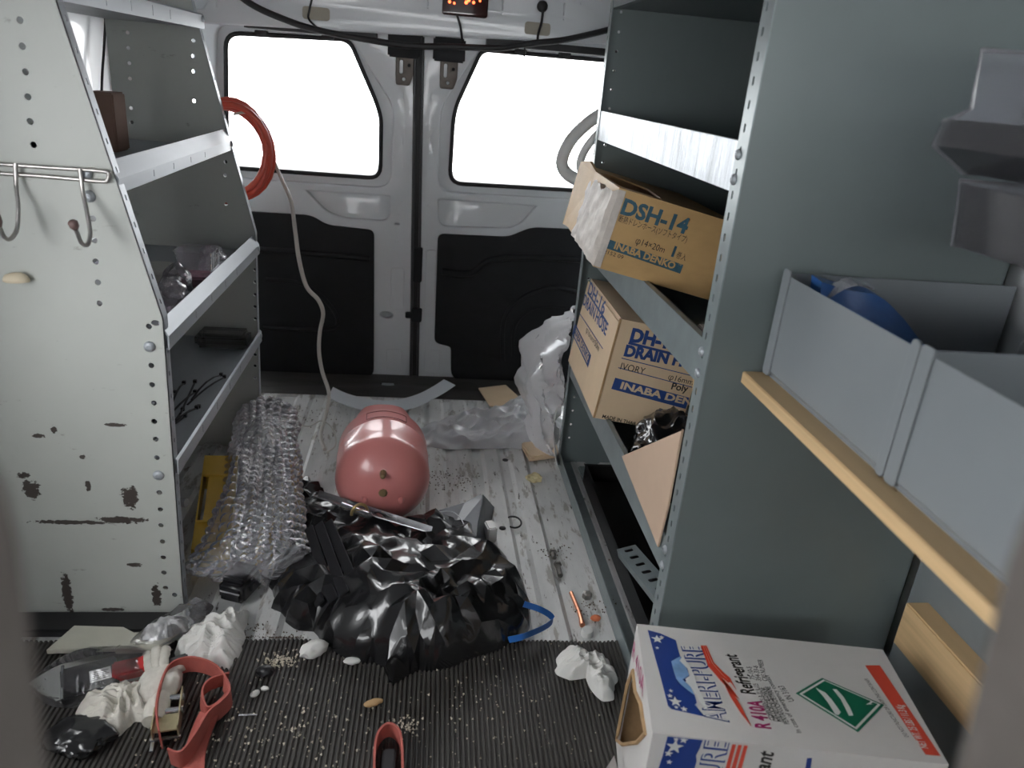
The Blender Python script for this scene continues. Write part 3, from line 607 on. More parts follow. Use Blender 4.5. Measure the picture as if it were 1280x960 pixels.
rtext('AMERI-PURE', *TT[0], .052, AMBLUE, bold=.0010, name='brand_lettering'); rtext('AMERI-PURE', *TT[0], .052, WPRINT, bold=-.0009, lift=.0012, name='brand_lettering')
rtext('R 410A', *TT[1], .034, MAGENTA, bold=.0012, name='product_code'); rtext('Refrigerant', *TT[2], .034, INK, bold=.0008, shear=.2, name='product_name')
for k, s_ in ((3, 'COMPONENTS: R-32 R-125'), (4, 'DIFLUOROMETHANE'), (5, 'PENTAFLUOROETHANE'), (6, '75-10-5'), (7, '354-33-6'), (8, 'CAS NUMBER')): rtext(s_, *TT[k], .0125, INK)
TT = [[(0.2193, 0.0466), (0.2085, 0.1243)], [(0.2331, 0.0309), (0.2126, 0.151)], [(0.2413, 0.0968), (0.2327, 0.1296)], [(0.2448, 0.1538), (0.2348, 0.1677)], [(0.4037, 0.0461), (0.3861, 0.1688)], [(0.425, 0.0266), (0.4217, 0.1136)]]
for k, s_, z in ((0, 'PENTAFLUOROETHANE', .013), (1, 'In case of emergency contact', .012), (2, 'UN 3163', .016), (4, 'DO NOT PUNCTURE OR DROP THIS CONTAINER', .010)): rtext(s_, *TT[k], z, INK)
top([(0.3938, 0.2019), (0.4207, 0.2059), (0.4382, 0.0153), (0.4155, 0.0147)], RED, 'red_bar')
rtext('NET WT. 25 LBS / 11.3 Kg', *TT[5], .018, WPRINT, lift=.0011, bold=.0003)
dm = [(0.2483, 0.1155), (0.3052, 0.1588), (0.3906, 0.1102), (0.3246, 0.045)]; c_ = (sum(p[0] for p in dm)/4, sum(p[1] for p in dm)/4)
kk = lambda t: [(c_[0]+(p[0]-c_[0])*t, c_[1]+(p[1]-c_[1])*t) for p in dm]
top(kk(1), GREEN, 'hazard_diamond'); top(kk(.92), WPRINT, 'diamond_border', .0009); top(kk(.85), GREEN, 'diamond_field', .0013)
top([(0.2855, 0.1325), (0.299, 0.1228), (0.3047, 0.1076), (0.3106, 0.0825), (0.3043, 0.0755), (0.2996, 0.0769), (0.2959, 0.1011), (0.2916, 0.1163)], WPRINT, 'cylinder_symbol', .0018)
top([(0.3144, 0.133), (0.3212, 0.1332), (0.3267, 0.1178), (0.3294, 0.0954), (0.329, 0.0783), (0.3214, 0.0766), (0.321, 0.0925), (0.3203, 0.1108)], WPRINT, 'cylinder_symbol', .0018)
top([(0.3701, 0.1168), (0.3743, 0.1139), (0.3674, 0.1077), (0.3719, 0.1076), (0.3594, 0.1058), (0.3683, 0.112)], WPRINT, 'class_mark', .0018)
# front face repeats the design
o2, u2, v2, n2 = C.fr('f')
def front(ps, mat, name, lift=.0005): return decal([(min(max(a, .003), W_-.003), min(max(b, .003), H_-.003)) for a, b in ps], o2, u2, v2, n2, mat, E3, name, lift)
fb = [(0.0264, 0.2924), (0.0762, 0.2894), (0.075, 0.2797), (0.0743, 0.27), (0.0712, 0.2535), (0.0742, 0.2425), (0.0732, 0.227), (0.0192, 0.219), (0.0216, 0.2463), (0.0228, 0.2849)]
front(fb[:7]+[(fb[6][0]-.005, .04), (fb[7][0], .04)]+fb[7:], AMBLUE, 'blue_panel')
for c, r in zip([(0.0364, 0.2671), (0.0478, 0.2822), (0.0363, 0.2824), (0.0295, 0.2526), (0.0332, 0.2356)], (.014, .007, .005, .007, .005)):
    front([(c[0]+(r if k % 2 == 0 else r*.42)*math.cos(.3+k*math.pi/5), c[1]+(r if k % 2 == 0 else r*.42)*math.sin(.3+k*math.pi/5)) for k in range(10)], WPRINT, 'star', .0012)
tf = [(0.1166, 0.2357), (0.1155, 0.2871), (0.1826, 0.2438), (0.185, 0.2764)]
def ftext(body, x, z0, z1, size, mat, **kw): return line_text(C, 'fr', body, (z0, -x), (z1, -x), size, mat, E3, **kw)
ftext('AMERI-PURE', tf[1][0], tf[1][1]-.215, tf[1][1], .052, AMBLUE, bold=.0010, name='brand_lettering'); ftext('AMERI-PURE', tf[1][0], tf[1][1]-.215, tf[1][1], .052, WPRINT, bold=-.0009, lift=.0012, name='brand_lettering')
ftext('Refrigerant', tf[3][0], tf[3][1]-.135, tf[3][1], .034, INK, bold=.0008, shear=.2, name='product_name')
for a in range(3):
    x = [(0.1209, 0.2838)][0]; front([(x[0]+a*.0088, x[1]), (x[0]+a*.0088+.0055, x[1]), (x[0]+a*.0088+.004, x[1]-.16), (x[0]+a*.0088-.004, x[1]-.16)], RED, 'swoosh_stripe')
front([(0.2356, 0.2725), (0.2427, 0.2735), (0.2454, 0.2507), (0.2378, 0.2495)], AMBLUE, 'blue_mark')
o3, u3, v3, n3 = C.fr('l'); lt = [(0.0093, 0.2367), (0.1443, 0.2701), (0.1775, 0.2985), (0.2367, 0.3274)]
text('R 410A', .045, o3, u3, v3, n3, MAGENTA, E3, at=(lt[0][0], lt[0][1]-.012), width=dist(lt[0], lt[1]), rot=math.atan2(lt[1][1]-lt[0][1], lt[1][0]-lt[0][0]), lift=.001, name='product_code')
# ---- leaning cardboard sheet, black sack, strip, small pale box on the shelves
sh = [(1.553, 0.406), (1.199, 0.634), (1.151, 0.637), (1.148, 0.478), (1.231, 0.372)]
sh = [(max(y, 1.216), z) for y, z in sh]
m = MB(); m.prism([sh[0], sh[1], sh[2], (sh[3][0], sh[3][1]), (sh[4][0], sh[4][1])], .484, .488, 'x'); tag(m.build('cardboard_sheet', PLAINBOARD, bevel=.0008), 'plain pinkish cardboard sheet leaning on the shelf lip below the tan carton', 'cardboard')
BAGM = pm('glossy_black_film', (.008, .008, .009), .24, var=.2, vs=20, bump=.25, bs=26, coat=.4, spec=.6)
m = blob((.63, 1.56, .338), (.10, .13, .09), .5, 14, 4, 5); tag(m.build('black_sack', BAGM, smooth=50), 'small shiny black plastic sack on the shelf between carton and cardboard sheet', 'bag')
m = MB(); st = [(1.4, 0.672), (1.354, 0.697), (1.301, 0.578), (1.359, 0.556)]; m.prism(st, .56, .60, 'x'); tag(m.build('cardboard_strip', KRAFT, bevel=.001), 'upright narrow brown cardboard strip beside the tan carton and slotted upright', 'cardboard')
m = MB(); m.box(.515, .60, 1.235, 1.31, .741, .81); tag(m.build('small_box', pm('pale_mauve_board', (.55, .47, .45), .6), bevel=.002), 'small pale box on the shelf under the end of the torn carton', 'box')
# slotted steel angle and black tray on the bottom
ag = [(0.538, 1.568), (0.58, 1.587), (0.584, 1.335), (0.545, 1.302)]
m = MB(); p0 = Vector((.53, 1.62, .10)); p1 = Vector((.512, 1.27, .22))
u_ = (p1-p0); L_ = u_.length; u_.normalize(); w_ = Vector((.9, .05, .25)); w_ = (w_-u_*w_.dot(u_)).normalized(); n_ = u_.cross(w_)
m.plate([(0, 0), (L_, 0), (L_, .05), (0, .05)], [rp([(.02+.06*i, .014), (.045+.06*i, .014), (.045+.06*i, .036), (.02+.06*i, .036)], .007, 3) for i in range(6)], .002, lambda a, b, c: p0+u_*a+w_*b+n_*c)
m.plate([(0, 0), (L_, 0), (L_, .02), (0, .02)], [], .002, lambda a, b, c: p0+u_*a+w_*c-n_*b)
tag(m.build('slotted_angle', RSTEEL_LIT), 'slotted steel angle bar propped in the bottom bay of the grey-green shelving', 'angle bar')
m = MB(); m.box(.545, .93, 1.24, 2.12, .02, .026); 
for b_ in ((.545, .552, 1.24, 2.12), (.923, .93, 1.24, 2.12), (.545, .93, 1.24, 1.247), (.545, .93, 2.113, 2.12)): m.box(*b_, .02, .085)
tag(m.build('black_tray', pm('scuffed_black_tray', (.012, .011, .011), .3, var=.3, vs=30, dirt=((.1, .1, .1), .74, 90, (1, 1, 1))), bevel=.003), 'low black plastic tray in the bottom bay of the grey-green shelving', 'tray')
# ================================================================ tray bench in front of the grey-green unit
TRAYM = pm('blue_grey_steel', (.215, .235, .25), .42, var=.05, vs=4, dirt=((.4, .42, .42), .76, 60, (1, 1, 1)))
PLY = pm('pine_board', (.62, .43, .23), .5, var=.22, vs=9, stretch=(1, .12, 4), bump=.12, bs=30)
m = MB(); m.box(.553, 1.015, .24, 1.166, .752, .773); tag(m.build('pine_board', PLY, bevel=.0015), 'pale pine board carrying the grey steel trays', 'board')
m = MB(); m.box(.952, 1.0, .2, 1.115, .235, .332); bb = m.build('pine_rail', PLY, bevel=.003); tag(bb, 'pine rail fixed low along the wall below the trays', 'board')
def tray(y0, y1, label):
    e = empty('steel_tray', (.8, (y0+y1)/2, .773)); tag(e, label, 'tray')
    m = MB(); m.box(.592, 1.0, y0, y1, .773, .777); m.build('bottom', TRAYM, e)
    m = MB(); m.prism([(.588, .785), (.594, .774), (.596, .776), (.591, .786), (.591, .944), (.588, .946)], y0, y1, 'y'); m.build('side_wall', TRAYM, e)
    m = MB(); m.box(.59, 1.0, y1-.004, y1, .775, .948); m.build('end_wall', TRAYM, e, bevel=.001)
    m = MB(); m.box(.59, 1.0, y0, y0+.004, .775, .945); m.build('end_wall', TRAYM, e, bevel=.001)
    m = MB(); m.plate(rp([(y1-.022, .776), (y1, .776), (y1, .955), (y1-.022, .955)], .007), [], .004, YZ(.5845), .001); m.build('corner_fold', TRAYM, e)
    m = MB(); m.plate(rp([(y0, .776), (y0+.016, .776), (y0+.016, .955), (y0, .955)], .007), [], .004, YZ(.5845), .001); m.build('corner_fold', TRAYM, e)
    return e
tray(.79, 1.160, 'grey steel tray holding a blue pouch, set against the grey-green end panel')
tray(.30, .786, 'grey steel tray standing end to end with the tray of the blue pouch')
# contents of the first tray
BLUE = pm('blue_plastic_film', (.02, .085, .26), .35, var=.3, vs=12, bump=.3, bs=20)
m = MB(); vs = []; fs = []
for i in range(17):
    t = i/16
    for j in range(7):
        s_ = j/6; x = .625+.22*t; zt = .955-.11*t*t-.012*nz((t*3, 1)); z = .782+(zt-.782)*s_
        vs.append((x-.01*s_, 1.128-.05*(1-s_)+.012*nz((t*4, s_*2), 2), z))
for i in range(16):
    for j in range(6): fs.append((i*7+j, i*7+7+j, i*7+8+j, i*7+j+1))
k = len(vs); vs += [(x, y-.035-.0*z, .779+(z-.779)*.98) for x, y, z in vs]; fs += [tuple(reversed([a+k for a in f])) for f in fs]
for i in range(16): fs.append((i*7+6, i*7+13, k+i*7+13, k+i*7+6))
for j in range(6): fs += [(j, j+1, k+j+1, k+j), (16*7+j+1, 16*7+j, k+16*7+j, k+16*7+j+1)]
m.add(vs, fs); e = m.build('blue_pouch', BLUE, smooth=50); tag(e, 'crumpled blue plastic pouch with a clear flap in the steel tray', 'pouch')
m = MB(); m.ribbon(smooth_path([(.628, 1.10, .93), (.655, 1.085, .955), (.69, 1.083, .952)], 4), (0, 1, .1), .03, .0008); m.build('clear_flap', clear('tape_film', (.8, .85, .9), .3), e)
m = MB(); m.box(.68, .96, .93, 1.06, .778, .802); tag(m.build('brown_slab', pm('brown_packing_board', (.34, .22, .12), .7), bevel=.002), 'flat brown board lying in the steel tray below the blue pouch', 'board')
m = blob((.95, .98, .80), (.045, .06, .07), .3, 18, 6, 3); tag(m.build('clear_wrap', clear('cloudy_wrap', (.8, .8, .78), .35, .3), smooth=40), 'lump of cloudy clear wrap in the steel tray against the wall', 'wrap')
# clear stacking bins hung on the wall
BIN = clear('clear_bin_plastic', (.9, .9, .92), .09, .15, body=(.3, .3, .32))
BRIM = clear('bin_rim_plastic', (.9, .9, .92), .45, .15, body=(.4, .4, .42))
def bin_(prof, lip, y0, y1, label, lowz):
    e = empty('parts_bin', (.85, (y0+y1)/2, lowz)); tag(e, label, 'bin')
    for y in (y0, y1-.003):
        m = MB(); m.prism(prof, y, y+.003, 'y'); m.build('side_wall', BIN, e)
        m = MB(); m.tube([(x, y+.0015, z) for x, z in prof], .0028, 6, True); m.build('rim', BRIM, e)
    for (a, b), nm in lip:
        d = (Vector(b)-Vector(a)).normalized()*.003; nx = Vector((-d.y, d.x))
        m = MB(); m.prism([a, b, (b[0]+nx.x, b[1]+nx.y), (a[0]+nx.x, a[1]+nx.y)], y0, y1, 'y'); m.build(nm, BIN, e)
    return e
bin_([(.64, 1.168), (.69, 1.138), (1.018, 1.138), (1.018, 1.29), (.668, 1.282), (.677, 1.215), (.645, 1.195)], [(((.64, 1.168), (.645, 1.2)), 'front_lip'), (((.64, 1.168), (.69, 1.138)), 'front_slope'), (((.69, 1.138), (1.018, 1.135)), 'bottom'), (((1.015, 1.135), (1.015, 1.29)), 'back')], .70, .95, 'clear plastic parts bin with open sloping front, hung above another bin', 1.135)
bin_([(.69, 1.128), (.705, 1.045), (1.018, 1.03), (1.018, 1.128)], [(((.69, 1.124), (.705, 1.045)), 'front_wall'), (((.705, 1.045), (1.018, 1.03)), 'bottom'), (((1.015, 1.03), (1.015, 1.13)), 'back'), (((.70, 1.075), (1.015, 1.062)), 'inner_floor')], .70, .95, 'clear plastic parts bin with white fittings, hung right over the trays', 1.03)
FIT = pm('white_fitting_plastic', (.62, .62, .60), .45)
for i, (x, y) in enumerate(((.76, .93), (.81, .92), (.86, .925), (.78, .86), (.83, .85))):
    m = MB(); m.lathe([(.006, -.017), (.011, -.016), (.011, .016), (.006, .017)], Matrix.Translation((x, y, 1.055-.045*(x-.705)))@Matrix.Rotation(math.pi/2, 4, 'Y'), 12)
    tag(m.build('pipe_fitting', FIT, smooth=40), 'small white pipe fitting lying in the lower clear bin', 'fitting', 'fittings in the clear bin')
# ================================================================ rubber mat
m = MB(); vs = []; fs = []; x = -.945; prof = []
while x < .475: prof += [(x, .0125), (x+.0022, .017), (x+.0058, .017), (x+.0080, .0125)]; x += .0098
n = len(prof); rows = [(.02, 0), (.4, 0), (.9, 0), (1.2, 0), (1.34, 0), (1.385, 1)]
for y, e in rows:
    for px_, pz in prof: vs.append((px_+.02*(y-.7), y+e*(.006*nz((px_*9, 1), 2)+.004*nz((px_*40, 1), 3))-.02*e*max(0, px_), pz))
for r in range(len(rows)-1):
    for i in range(n-1): fs.append((r*n+i, r*n+i+1, r*n+n+i+1, r*n+n+i))
m.add(vs, fs)
k0 = (len(rows)-1)*n; b0 = len(m.v); m.add([(m.v[k0+i][0], m.v[k0+i][1], .0) for i in range(n)], []); m.f += [(k0+i, k0+i+1, b0+i+1, b0+i) for i in range(n-1)]
tag(m.build('rubber_mat', MAT, weld=False), 'black ribbed rubber mat covering the front part of the van floor', 'mat')
# ================================================================ seat backs close to the lens
SEAT = pm('beige_grey_seat_cloth', (.10, .087, .078), .85, var=.12, vs=40, bump=.3, bs=200)
def seat(x0, x1, y0, y1, top, lean, label):
    e = empty('van_seat', ((x0+x1)/2, (y0+y1)/2-.25, 0)); tag(e, label, 'seat')
    m = MB(); m.prism(rp([(x0, .42), (x1, .42), (x1+lean, top), (x0+lean, top)], .05, 6), y0, y1, 'y'); m.build('backrest', SEAT, e, bevel=.03, smooth=40, seg=3)
    m = MB(); m.box(x0, x1, y0-.42, y1-.02, .30, .44); m.build('cushion', SEAT, e, bevel=.04, smooth=40, seg=3)
    m = MB(); m.box(x0+.06, x1-.06, y0-.38, y1-.05, .0168, .31); m.build('pedestal', BLACKP, e, bevel=.01)
    return e
seat(-.60, -.128, .10, .20, 1.135, .035, 'beige-grey cloth seat back in the cab beside the debris bag')
seat(.257, .73, .10, .20, 1.13, -.09, 'beige-grey cloth seat back in the cab below the clear bins')
# ================================================================ things on the header and behind the units
CABLE = pm('black_cable_sleeve', (.012, .012, .013), .5, bump=.3, bs=120)
m = MB(); m.tube(smooth_path([(-0.656, 2.86, 1.412), (-0.588, 2.85, 1.366), (-0.505, 2.85, 1.335), (-0.389, 2.85, 1.307), (-0.231, 2.84, 1.291), (-0.071, 2.84, 1.282), (0.064, 2.84, 1.291), (0.228, 2.84, 1.3), (0.316, 2.85, 1.318), (0.379, 2.85, 1.331), (0.477, 2.86, 1.35), (0.649, 2.87, 1.404), (0.725, 2.875, 1.446)], 6), .0105, 10)
e = m.build('cable_bundle', CABLE, smooth=60); tag(e, 'thick black taped cable bundle strung along the rear header', 'cable')
for pts, r in (([(-0.383, 2.876, 1.432), (-0.4, 2.876, 1.366), (-0.402, 2.87, 1.336), (-0.369, 2.85, 1.309)], .0035), ([(0.089, 2.86, 1.394), (0.105, 2.86, 1.351), (0.113, 2.842, 1.301)], .004), ([(0.383, 2.872, 1.435), (0.381, 2.87, 1.395), (0.372, 2.86, 1.359), (0.371, 2.85, 1.331)], .0042), ([(0.327, 2.85, 1.319), (0.329, 2.85, 1.299), (0.328, 2.85, 1.279)], .003)):
    m = MB(); m.tube(smooth_path(pts, 5), r, 8); m.build('branch_wire', CABLE, e, smooth=60)
gx, gz = [(0.381, 1.446)][0]
m = MB(); m.lathe([(.019, 0), (.019, .004), (.014, .010), (.006, .012)], Matrix.Translation((gx, 2.884, gz))@Matrix.Rotation(math.pi/2, 4, 'X'), 20); m.build('grommet', RUBBER, e, smooth=40)
(bx0, bz1), (bx1, bz0) = [(0.042, 1.487), (0.191, 1.393)]
lamp = empty('brake_lamp', ((bx0+bx1)/2, 2.87, bz0)); tag(lamp, 'dark red high brake lamp with glowing diodes on the rear header', 'lamp')
m = MB(); m.plate(rp([(bx0, bz0), (bx1, bz0), (bx1, bz1), (bx0, bz1)], .008), [], .022, XZ(2.864), .003); m.build('lens', pm('dark_red_lens', (.035, .006, .005), .15, coat=.5), lamp, smooth=40)
LED = pm('lit_red_diode', (1.0, .10, .03), .3, emit=2.2)
for (x, z), r in zip([(0.063, 1.43), (0.079, 1.427), (0.127, 1.441), (0.144, 1.435), (0.119, 1.433), (0.165, 1.442)], (.005, .004, .006, .005, .006, .004)):
    m = MB(); m.lathe([(r, 0), (r*.8, .003), (r*.3, .004)], Matrix.Translation((x, 2.8635, z))@Matrix.Rotation(math.pi/2, 4, 'X'), 10); m.build('diode', LED, lamp)
# red hose coil and the white cable hanging from it
HOSE = pm('red_rubber_hose', (.56, .075, .045), .32, var=.08, vs=30)
cx, cz = [(-0.577, 0.937)][0]
m = MB(); pts = []
for k in range(5*28):
    a = 2*math.pi*k/28; rr = .118+.010*math.sin(k*.09)+.006*math.sin(a*2+k*.02); pts.append((cx+rr*math.cos(a)*.95, 2.40+.034*math.sin(k*.11)+.0002*k, cz+rr*1.18*math.sin(a)))
m.tube(pts, .0092, 8); tag(m.build('red_hose', HOSE, smooth=60), 'coil of red rubber hose hanging behind the pale shelving by the window', 'hose')
WCAB = pm('off_white_cable', (.52, .49, .45), .45, var=.1)
path = [(-0.553, 2.4, 1.045), (-0.508, 2.4, 1.051), (-0.473, 2.42, 1.001), (-0.455, 2.43, 0.933), (-0.432, 2.45, 0.864), (-0.409, 2.47, 0.795), (-0.403, 2.5, 0.695), (-0.396, 2.52, 0.599), (-0.377, 2.54, 0.506), (-0.34, 2.55, 0.458), (-0.326, 2.56, 0.408), (-0.339, 2.57, 0.337), (-0.344, 2.58, 0.26), (-0.336, 2.6, 0.177), (-0.316, 2.62, 0.085), (-0.324, 2.581, 0.012), (-0.319, 2.407, 0.016), (-0.293, 2.31, 0.014)]
m = MB(); N_ = len(smooth_path(path, 6)); m.tube(smooth_path(path, 6), [.0035+.0035*min(1, i/40) for i in range(N_)], 8); tag(m.build('white_cable', WCAB, smooth=60), 'off-white cable hanging from the red hose down to the floor', 'cable')
m = MB(); m.tube(smooth_path([(-0.442, 2.52, 0.014), (-0.373, 2.485, 0.014), (-0.332, 2.534, 0.014), (-0.289, 2.477, 0.014), (-0.262, 2.353, 0.014), (-0.285, 2.287, 0.014)], 6), .0022, 6); tag(m.build('thin_wire', WCAB, smooth=60), 'thin pale wire looped on the floor by the end of the white cable', 'wire')
GHOSE = pm('ribbed_white_hose', (.56, .56, .55), .4, bump=.6, bs=160)
for k, (pts, r, lb) in enumerate((([(0.561, 2.4, 1.165), (0.533, 2.4, 1.136), (0.489, 2.41, 1.1), (0.445, 2.42, 1.047), (0.425, 2.43, 0.989), (0.437, 2.43, 0.952), (0.479, 2.42, 0.929), (0.535, 2.4, 0.916), (0.608, 2.38, 0.916)], .019, 'white ribbed drain hose looped outside the dark shelving by the window'), ([(0.6, 2.46, 1.115), (0.543, 2.47, 1.074), (0.501, 2.48, 1.01), (0.497, 2.48, 0.955), (0.526, 2.4, 0.927), (0.562, 2.3, 0.931), (0.576, 2.285, 0.927)], .013, 'thinner white hose loop half hidden by the ribbed drain hose'))):
    m = MB(); sp = smooth_path(pts, 10); m.tube(sp, [r*(1+.05*(i % 2)) for i in range(len(sp))], 12); tag(m.build('white_hose', GHOSE, smooth=60), lb, 'hose')
m = MB(); m.tube(smooth_path([(-0.925, 2.547, 1.341), (-0.925, 2.529, 1.278), (-0.925, 2.492, 1.192), (-0.925, 2.461, 1.128), (-0.925, 2.439, 1.073)], 5), .004, 6); tag(m.build('wall_wire', CABLE, smooth=60), 'thin black wire running down the white wall behind the pale shelving', 'wire')
# ================================================================ left end panel: wire rack, plaster lump
WIRE = pm('dull_plated_wire', (.45, .43, .41), .3, .8, var=.2, vs=30)
rk = empty('hook_rack', (-.66, 1.46, .9)); tag(rk, 'plated wire hook rack screwed to the pale end panel', 'rack')
rl = [(-0.763, 0.992), (-0.737, 0.992), (-0.658, 0.992), (-0.568, 0.992), (-0.558, 0.986), (-0.562, 0.976), (-0.573, 0.974), (-0.661, 0.976), (-0.74, 0.976), (-0.766, 0.975)]
m = MB(); m.tube(smooth_path([(x, 1.462, z) for x, z in rl], 5), .0038, 8); m.build('rail', WIRE, rk, smooth=60)
for a in ([(-0.71, 1.458, 0.996), (-0.711, 1.452, 0.958), (-0.705, 1.435, 0.925), (-0.705, 1.42, 0.89), (-0.707, 1.4, 0.876), (-0.71, 1.385, 0.88), (-0.71, 1.375, 0.898), (-0.712, 1.37, 0.919)], [(-0.604, 1.458, 0.994), (-0.601, 1.452, 0.955), (-0.591, 1.435, 0.919), (-0.584, 1.42, 0.888), (-0.585, 1.405, 0.871), (-0.591, 1.395, 0.877), (-0.592, 1.385, 0.9), (-0.594, 1.38, 0.914)]):
    m = MB(); m.tube(smooth_path(a, 6), .0038, 8); h = m.build('hook', WIRE, rk, smooth=60)
    p = Vector(a[-1]); q = Vector(a[-2]); m = MB(); m.tube([q+(p-q)*.1, q+(p-q)*.5, p, p+(p-q)*.25], [.004, .008, .0085, .005], 10); m.build('hook_tip', pm('worn_brown_dip', (.16, .10, .09), .5), h, smooth=60)
for x, z in [(-0.597, 0.985)]: bolt((x, 1.4665, z), rk, FACE_CAM, 1.0)
PUTTY = pm('cream_putty', (.66, .57, .42), .7, bump=.4, bs=60)
x, z = [(-0.74, 0.783)][0]
m = blob((x, 1.457, z), (.023, .014, .016), .22, 40, 3, 3, False, False); tag(m.build('putty_lump', PUTTY, smooth=60), 'cream putty lump stuck on the pale end panel below the hooks', 'putty')
# ================================================================ contents of the left shelves
x, z = [(-0.792, 1.046)][0]
m = MB(); m.box(-.797, -.735, 2.0, 2.08, .962, 1.097); e = m.build('brown_carton', pm('brown_parcel_board', (.26, .16, .12), .6), bevel=.004); tag(e, 'small brown carton at the back of the upper pale shelf', 'box')
CL = clear('clear_clamshell', (.93, .90, .93), .2, .08, bump=.3, bs=25, body=(.75, .72, .76))
def tub(c, w, d, h, name, lb, mat, seed):
    m = MB(); o1 = rp([(c[0]-w/2, c[1]-d/2), (c[0]+w/2, c[1]-d/2), (c[0]+w/2, c[1]+d/2), (c[0]-w/2, c[1]+d/2)], .012, 4); o2 = [(c[0]+(x-c[0])*.9, c[1]+(y-c[1])*.9) for x, y in o1]
    n = len(o1); m.add([(x, y, c[2]) for x, y in o2]+[(x, y, c[2]+h) for x, y in o1]+[(c[0]+(x-c[0])*1.08, c[1]+(y-c[1])*1.08, c[2]+h+.001) for x, y in o1], [tuple(range(n))]+[(i, (i+1) % n, n+(i+1) % n, n+i) for i in range(n)]+[(n+i, n+(i+1) % n, 2*n+(i+1) % n, 2*n+i) for i in range(n)])
    return tag(m.build(name, mat, smooth=40), lb, 'tub')
SZ2 = .664
e = tub((-.545, 1.92, SZ2), .088, .09, .092, 'clamshell_tub', 'clear plastic clamshell tub on the middle pale shelf', CL, 1)
m = MB(); m.box(-.583, -.507, 1.882, 1.958, SZ2+.002, SZ2+.03); m.build('pink_contents', pm('dusky_pink_parts', (.30, .12, .17), .6, var=.4, vs=60, bump=.5, bs=80), e, bevel=.006)
m = MB(); m.lathe([(.05, 0), (.052, .03), (.055, .032), (.055, .04), (.02, .041)], Matrix.Translation((-.648, 1.93, SZ2+.0)), 28); tag(m.build('round_tub', pm('milky_tub_plastic', (.55, .55, .50), .4), smooth=40), 'round milky plastic tub with flat lid on the middle pale shelf', 'tub')
for i, (x, y, rx, s_, lb) in enumerate(((-.545, 1.70, .03, 2, 'crumpled clear parts bag behind the lip nearest the end panel'), (-.565, 1.81, .028, 5, 'crumpled clear parts bag between the round tub and the clamshell'), (-.545, 2.05, .03, 8, 'crumpled clear parts bag on the far side of the clamshell'))):
    m = blob((x, y, SZ2), (rx, rx*1.3, .042), .5, 26, s_, 4); tag(m.build('parts_bag', CL, smooth=30), lb, 'bag', 'clear parts bags on the middle pale shelf')
SZ3 = .385
ZT = pm('black_nylon', (.012, .012, .013), .4)
random.seed(4)
for i in range(11):
    x = -.60+.05*random.random(); y = 1.55+.30*random.random(); L = .13+.08*random.random(); a = 1.25+.5*random.random()
    d = Vector((math.cos(a), math.sin(a), 0)); p = Vector((x, y, SZ3+.003+.0015*i))
    m = MB(); m.ribbon([p+d*L*t+Vector((0, 0, .014*t*(1-t)*4*(i % 3)/2)) for t in (0, .25, .5, .75, 1)], (-d.y, d.x, 0), .005, .0008)
    e = m.build('zip_tie', ZT); tag(e, 'loose black zip tie on the lower pale shelf', 'zip tie', 'black zip ties on the lower pale shelf')
    m = MB(); q = p+d*L; m.box(q.x-.004, q.x+.004, q.y-.004, q.y+.004, q.z-.002, q.z+.006); m.build('tie_head', ZT, e)
m = MB(); m.box(-.66, -.51, 2.22, 2.31, SZ3, SZ3+.045); e = m.build('clear_case', clear('smoky_case', (.6, .6, .6), .2, .1, body=(.1, .1, .1)), bevel=.012, smooth=40, seg=3); tag(e, 'smoky clear case at the far end of the lower pale shelf', 'case')
# yellow open-front bin lying on its side under the shelf
YEL = pm('yellow_bin_plastic', (.66, .42, .06), .42, var=.05, bump=.15, bs=60)
e = empty('yellow_bin', (-.55, 1.85, .012)); tag(e, 'yellow stacking bin tipped on its side under the pale shelving', 'bin')
A = Vector((-.578, 1.965, .16)); B = Vector((-.525, 1.62, .085)); ux = (B-A).normalized(); wv = Vector((.93, .05, -.10)); wv = (wv-ux*wv.dot(ux)).normalized(); nv = ux.cross(wv).normalized(); Lb = (B-A).length
if nv.z < 0: nv = -nv
fn = lambda a, b, c: A+ux*a+wv*b+nv*c
m = MB()
m.plate([(0, 0), (.085, 0), (.09, .018), (.26, .018), (.265, 0), (Lb, 0), (Lb, .088), (0, .088)], [], .004, fn); m.build('base_wall', YEL, e, bevel=.001)
for a in (.083, .262):
    m = MB(); m.box(0, 1, 0, 1, 0, 1); m.v = [tuple(fn(a+.006*x, .004+.08*y, .004+.006*z)) for x, y, z in m.v]; m.build('stiffening_rib', YEL, e)
m = MB(); m.plate([(0, 0), (Lb, 0), (Lb, -.15), (.26, -.13), (.18, -.07), (0, -.09)], [], .004, lambda a, b, c: fn(a, c, b+.004)); m.build('side_wall', YEL, e)
m = MB(); m.plate([(0, 0), (Lb, 0), (Lb, -.15), (0, -.15)], [], .004, lambda a, b, c: fn(a, .088-c, b+.004)); m.build('side_wall', YEL, e)
for a in (0, Lb-.004):
    m = MB(); m.plate([(0, 0), (.088, 0), (.088, -.14), (0, -.12)], [], .004, lambda p, q, c: fn(a+c, p, q+.004)); m.build('end_wall', YEL, e)
m = MB(); p = [(-0.568, 1.72, 0.161)][0]; m.tube([(p[0]-.09, 1.74, p[2]-.035), (p[0]-.04, 1.73, p[2]-.006), (p[0]+.012, 1.715, p[2])], [.012, .014, .011], 12); tag(m.build('grey_pipe_end', pm('dull_zinc', (.35, .35, .36), .4, .5), smooth=50), 'stub of dull grey pipe poking over the yellow bin', 'pipe')
